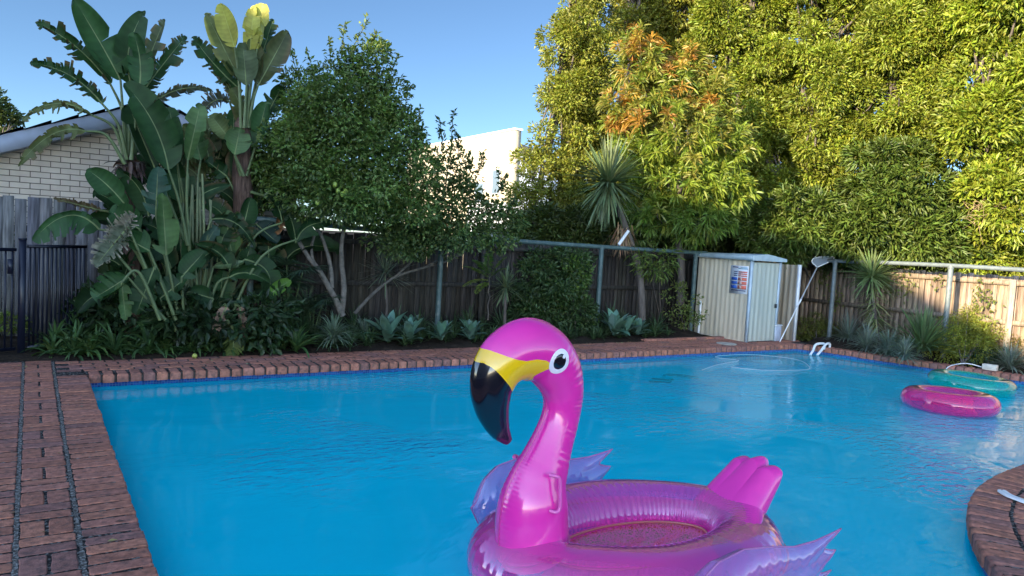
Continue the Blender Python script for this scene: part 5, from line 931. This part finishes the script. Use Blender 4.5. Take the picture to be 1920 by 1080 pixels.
# colour borders of beak band and tip, traced on the near side of the head and mirrored to the far side
YP = [(872, 646), (901, 652), (918, 656), (943, 665), (968, 674), (1001, 680), (1034, 677), (1034, 690), (1011, 700), (1001, 706), (996, 720), (975, 745), (962, 738), (956, 725), (943, 709), (926, 692), (906, 681), (887, 679), (868, 680)]
def inpoly(x, y, P):
    c = np.zeros(x.shape, bool)
    for (x1, y1), (x2, y2) in zip(P, P[1:]+P[:1]): c ^= ((y1 > y) != (y2 > y)) & (x < (x2-x1)*(y-y1)/((y2-y1) or 1e-9)+x1)
    return c
AA = np.linspace(.10, math.pi-.12, 60); TT_ = np.linspace(.48, .86, 400); sg = 1 if TH0 < 1 else -1; ent = []; ext = []
for a_ in AA:
    W_ = sweep(TT_, np.full(400, TH0+sg*a_))+np.array([FC[0], FC[1], WZ])-EYE; dz_ = W_@CF; ix = 960+FPX*(W_@CR)/dz_; iy = 540-FPX*(W_@CU)/dz_; q = np.where(inpoly(ix, iy, YP))[0]
    ent.append(TT_[q[0]] if len(q) > 3 else np.nan); ext.append(TT_[q[-1]] if len(q) > 3 else np.nan)
def fillnan(v):
    v = np.array(v); g = ~np.isnan(v); return np.interp(AA, AA[g], v[g])
ent, ext = fillnan(ent), fillnan(ext); sm_ = lambda v: np.convolve(np.pad(v, 1, mode='edge'), [.25, .5, .25], 'valid'); ent = sm_(ent); ext = sm_(sm_(ext))
pk = [(a_, e*20) for a_, e in zip(AA, ent)]; bk = [(a_, max(e, f_+.01)*20) for a_, e, f_ in zip(AA, ext, ent)]
print('beak', [round(float(x), 3) for x in ent[::6]], [round(float(x), 3) for x in ext[::6]], TH0)
def strip(t0f, t1f, n1, name, m, n2=144, cap=False):
    th = np.arange(n2)/n2*2*np.pi; v = np.linspace(0, 1, n1)[:, None]; t = t0f(th)[None]*(1-v)+t1f(th)[None]*v; P_ = sweep(t, np.broadcast_to(th[None], t.shape)); i = np.arange(n1-1)[:, None]*n2; j = np.arange(n2)[None]
    b = MB().add(P_.reshape(-1, 3), np.stack([i+j, i+(j+1) % n2, i+n2+(j+1) % n2, i+n2+j], -1).reshape(-1, 4))
    if cap: e = P_[-1]; c = e.mean(0)+Tt[-1]*.012; b.add(np.vstack([e, c[None]]), np.array([[k, (k+1) % n2, n2] for k in range(n2)]))
    return b.build(name, m, fl, smooth=True)
strip(lambda th: 0*th, lambda th: bound(th, pk), 260, 'neck_and_head', PINK)
bkp = strip(lambda th: bound(th, pk), lambda th: bound(th, bk), 60, 'beak_band', YEL)
strip(lambda th: bound(th, bk), lambda th: 0*th+1, 90, 'beak_tip', BLKV, cap=True)
# seam lines along the two in-plane edges
SEAMP = pvc('pink_seam', (.55, .02, .22), .3, .5)
tt = np.linspace(.02, .60, 200); MB().tube(sweep(tt, np.full(200, TH0+math.pi))*1., .0045, 5, cap=False).build('seam', SEAMP, fl, smooth=True)
tt = np.linspace(.02, .66, 260); MB().tube(sweep(tt, np.full(260, TH0+.0)), .0035, 5, cap=False).build('seam', SEAMP, fl, smooth=True)
# base flange of neck
P_ = sweep(np.full(80, .035), np.linspace(0, 2*np.pi, 80)); MB().tube(P_, .010, 6, cap=False).build('neck_flange', SEAMP, fl, smooth=True)
# eyes: discs laid on the surface
def surf_y(p):   # p (x,z) local -> y of the near surface by closest centre-line point
    d = np.hypot(Cc[:, 0]-p[0], Cc[:, 2]-p[1])-Rr*.0; k = int(np.argmin(d[160:330]))+160; dd_ = d[k]/Rr[k]; return Rr[k]*.86*math.sqrt(max(0, 1-min(dd_, .999)**2))+ (Cc[k][1])
WV = pvc('white_vinyl', (.80, .74, .78), .3, .5)
ec = loc(gy(1050, 678, NY-.12)); epx = dN/FPX
for side in (-1, 1):
    eye = None
    for nm, rx, rz_, off, dx, dz, m in (('eye_white', 20.5, 24, .004, 0, 0, WV), ('pupil', 14.5, 17, .0065, -.001, 0, BLKV), ('eye_glint', 3.6, 4.4, .009, .020, .022, WV)):
        rr_, aa = np.meshgrid(np.linspace(0, 1, 8), np.arange(40)/40*2*np.pi, indexing='ij'); V = []
        for q, a in zip(rr_.ravel(), aa.ravel()):
            x = ec[0]+dx+q*rx*epx*1.1*math.cos(a)+q*rz_*epx*.12*math.sin(a); z = ec[2]+dz+q*rz_*epx*.97*math.sin(a); V.append((x, side*(abs(surf_y((x, z)))+off*(1-q**6*.85)), z))
        i = np.arange(7)[:, None]*40; j = np.arange(40)[None]; o_ = MB().add(V, np.stack([i+j, i+40+j, i+40+(j+1) % 40, i+(j+1) % 40], -1).reshape(-1, 4)).build(nm, m, fl if eye is None else eye, smooth=True); eye = eye or o_
# handle loop on the neck, near side and far side
for side in (-1, 1):
    hx = [(1045, 893), (1052, 893), (1059, 899), (1060, 925), (1059, 952), (1052, 960), (1045, 960)]; P_ = []
    for k, (x, y) in enumerate(hx): p = loc(gy(x-10, y, NY-.17)); P_.append((p[0], side*(.150 if k in (0, 6) else .172), p[2]))
    MB().tube(spline(P_, 30), .009, 8).build('handle', SEAMP if False else pvc('pale_pink_vinyl', (.70, .10, .38), .25, .5), fl, smooth=True)
# tail: flat fan of three padded lobes rising to the back
tb = loc(gz(1418, 925, .12)); 
def pad(b, P0, P1, w0, w1, th0, th1, up, n=26, m=28, pw=.7):
    P0 = np.array(P0); P1 = np.array(P1); T = nrm(P1-P0); S = nrm(np.cross(T, up)); N = np.cross(S, T); V = []
    for i in range(n):
        u = i/(n-1); e = math.sin(math.pi*min(1, .5+.5*(1-(1-u)*1.0)))**.5 if u > .8 else 1; e = math.sqrt(max(0, 1-((u-.8)/.2)**2)) if u > .8 else 1
        w = (w0+(w1-w0)*u)*max(e, .03); h = (th0+(th1-th0)*u)*max(e, .03)
        for j in range(m): a = 2*math.pi*j/m; V.append(P0+(P1-P0)*u+S*w*math.copysign(abs(math.cos(a))**pw, math.cos(a))+N*h*math.sin(a))
    i = np.arange(n-1)[:, None]*m; j = np.arange(m)[None]; b.add(V, np.stack([i+j, i+(j+1) % m, i+m+(j+1) % m, i+m+j], -1).reshape(-1, 4)); return b
b = MB(); nu_, nv_ = 60, 90; u, v = np.meshgrid(np.linspace(0, 1, nu_), np.linspace(0, 1, nv_), indexing='ij'); c3 = np.abs(np.sin(v*3*math.pi)); tip = 1-.10*(1-c3**.6)+.08*np.exp(-((v-.5)/.16)**2)
P0_, P1_ = np.array([.70, 0, .17]), np.array([1.01, 0, .475]); T_ = nrm(P1_-P0_); S_ = np.array([0, -1., 0]); N_ = np.cross(S_, T_); L_ = np.linalg.norm(P1_-P0_); hw = .215-.05*u
hh = (.135-.055*u)*np.clip(1-(2*v-1)**4, 0, 1)**.5*np.clip((1-u)*6, 0, 1)**.5*(1-.10*(1-c3**.5)*np.clip(u*2-.7, 0, 1)); bs = P0_+T_*(u*tip*L_)[..., None]+S_*(hw*(2*v-1))[..., None]
i = np.arange(nu_-1)[:, None]*nv_; j = np.arange(nv_-1)[None]; Fq = np.stack([i+j, i+j+1, i+nv_+j+1, i+nv_+j], -1).reshape(-1, 4)
b.add((bs+N_*hh[..., None]).reshape(-1, 3), Fq[:, ::-1]).add((bs-N_*hh[..., None]*.7).reshape(-1, 3), Fq)
b.build('tail', PINK, fl, smooth=True)
# wings: pillow-like ribbed petals ending in three short feather points
for side in (-1, 1):
    nu_, nv_ = 110, 40; u = np.linspace(0, 1, nu_)[:, None]*np.ones((1, nv_)); v = np.linspace(0, 1, nv_)[None]*np.ones((nu_, 1))
    x0_ = -.56 if side > 0 else -.40; tip = 1.0-.16*np.abs(((v*1.5+.0) % 1)-.5)*2*0-.17*np.abs(((v*2.0) % 1)*2-1)**.8*0-.0*v; tri = np.abs(((v*2.0+.0) % 1)*2-1); tip = 1.0-.11*(1-tri)-.01*v
    ux = u*tip; kx = [0, .06, .15, .3, .5, .65, .8, .95, 1.02]; zt_ = np.interp(ux, kx, [.20, .33, .40, .43, .405, .375, .375, .395, .41]); zb_ = np.interp(ux, kx, [.18, .06, .02, .0, .01, .04, .09, .16, .20])
    zz = zb_+(zt_-zb_)*v; xx = x0_+1.04*ux+.03*(v-.5); edge = np.clip(1-(2*v-1)**2, 0, 1)**.5*np.clip(u*8, 0, 1)**.5*np.clip((1-u)*5, 0, 1)**.5
    rib_ = np.abs(np.sin(ux*42+(v-.5)*1.5)); th_ = .11*(1-.70*np.clip(ux, 0, 1)**1.3)*edge*(.95+.05*rib_)
    up_ = np.array([0, side*.10, 1.0]); out_ = np.array([0, side*1., -.10]); C0 = np.array([0, side*(FB+FR+.06), 0]); V = []
    for sg_ in (1, -1): V.append(C0+np.stack([xx, 0*xx, 0*xx], -1)+zz[..., None]*up_+(sg_*th_)[..., None]*out_)
    i = np.arange(nu_-1)[:, None]*nv_; j = np.arange(nv_-1)[None]; Fq = np.stack([i+j, i+j+1, i+nv_+j+1, i+nv_+j], -1).reshape(-1, 4)
    if side < 0: Fq = Fq[:, ::-1]
    b = MB().add(V[0].reshape(-1, 3), Fq).add(V[1].reshape(-1, 3), Fq[:, ::-1]); rimp = np.vstack([V[0][:, 0], V[0][-1, :], V[0][::-1, -1], V[0][0, ::-1]]); wg = b.build('wing', WING, fl, smooth=True)
    MB().tube(rimp[::2]+RNG.normal(0, 1e-5, rimp[::2].shape), .0045, 5, cap=False).build('wing_seam', pvc('lilac_seam', (.35, .12, .30), .2, .5), wg, smooth=True)
# ------------------------------------------------------------------ swim rings
def ring(label, px, py, R0, r, colr, tint, trans, Z=0, tilt=0, group=None):
    p = gz(px, py, WZ+r*.5); t = thing('swim_ring', label, 'swim ring', (p[0], p[1], WZ)); m = pvc(label[:8].strip().replace(' ', '_')+'_film', colr, .08, 1, trans=trans, tint=tint, wr=(7, .3, (1, 1, 1)), gloss=1.42)
    U, V_ = np.meshgrid(np.arange(120)/120*2*np.pi, np.arange(28)/28*2*np.pi, indexing='ij'); rr = r*(1+.012*np.sin(U*60)*np.clip(-np.cos(V_), 0, 1))
    X = (R0+rr*np.cos(V_))*np.cos(U); Y_ = (R0+rr*np.cos(V_))*np.sin(U); Z_ = r*.72+rr*.95*np.sin(V_); i = np.arange(120)[:, None]; j = np.arange(28)[None]
    MB().add(np.stack([X, Y_, Z_], -1).reshape(-1, 3), np.stack([i*28+j, ((i+1) % 120)*28+j, ((i+1) % 120)*28+(j+1) % 28, i*28+(j+1) % 28], -1).reshape(-1, 4)).build('tube', m, t, smooth=True)
    u = np.linspace(0, 2*np.pi, 80)
    MB().tube(np.column_stack([(R0-r)*np.cos(u), (R0-r)*np.sin(u), np.full(80, r*.75)]), .006, 5, cap=False).build('inner_seam', m, t, smooth=True)
    a = 4.2; MB().tube([((R0)*math.cos(a), R0*math.sin(a), r*1.64), ((R0)*math.cos(a), R0*math.sin(a), r*1.72)], .014, 8).build('valve', m, t); t.rotation_euler = (rad(tilt), rad(2), 0); return t
ring('hot pink see-through swim ring floating at the right side of the pool', 1780, 757, .385, .14, (.95, .06, .33), (1, .30, .62), .78, tilt=-2)
ring('teal green see-through swim ring floating behind the hot pink ring', 1820, 722, .42, .125, (.01, .45, .38), (.12, .92, .82), .85, tilt=1)
# ------------------------------------------------------------------ floating hose and pool cleaner
hz = [gz(x, y, WZ+.0) for x, y in ((1316, 694), (1345, 684), (1385, 676), (1345, 671), (1350, 667), (1400, 665), (1450, 668), (1500, 676), (1518, 690), (1500, 694), (1430, 694), (1370, 688))]; o = hz[0]
tag(MB().tube(spline(np.array(hz)-o, 120), .0045, 8).build('floating_hose', mat('hose_grey', (.42, .5, .52), .5), smooth=True), 'thin pale hose floating in loops on the water in front of the shed', 'hose').location = tuple(o)
o = gz(1240, 717, -.27); b = MB(); CLN = mat('dark_rubber', (.01, .03, .04), .7, .2); kl = thing('pool_cleaner', 'dark suction pool cleaner resting under the water left of the shed reflection', 'pool cleaner', tuple(o))
u = np.linspace(0, 2*np.pi, 24, endpoint=False); rr = .19+.05*np.sin(u*2); b.add(np.vstack([np.column_stack([rr*np.cos(u)*1.25, rr*np.sin(u)*.9, .01*np.sin(u*5)+.03]), [[0, 0, .06]]]), [[k, (k+1) % 24, 24] for k in range(24)]); b.build('skirt', CLN, kl)
MB().tube(spline([(0, 0, .05), (.15, .05, .09), (.35, -.02, .08), (.6, -.12, .05)], 20), .022, 8).build('hose', CLN, kl, smooth=True)

# ------------------------------------------------------------------ leaf litter on the paving
b = MB(); n = 260; P_ = np.column_stack([RNG.uniform(-1.4, 11.5, n), 8.62+RNG.random(n)**.6*.75, np.full(n, .006)]); P2 = np.column_stack([RNG.uniform(-1.4, .45, 60), RNG.uniform(2, 9.4, 60), np.full(60, .006)]); P_ = np.vstack([P_, P2]); m = len(P_)
D = np.column_stack([RNG.normal(0, 1, (m, 2)), np.zeros(m)]); leaves(b, P_, D, .045, .016, jc((.20, .14, .07), m, .6, .3), up=(0, 0, 1), fold=.1, curl=.02); tag(b.build('leaf_litter', STRAP), 'small dry fallen leaves scattered over the brick paving', 'leaf litter', kind='stuff')
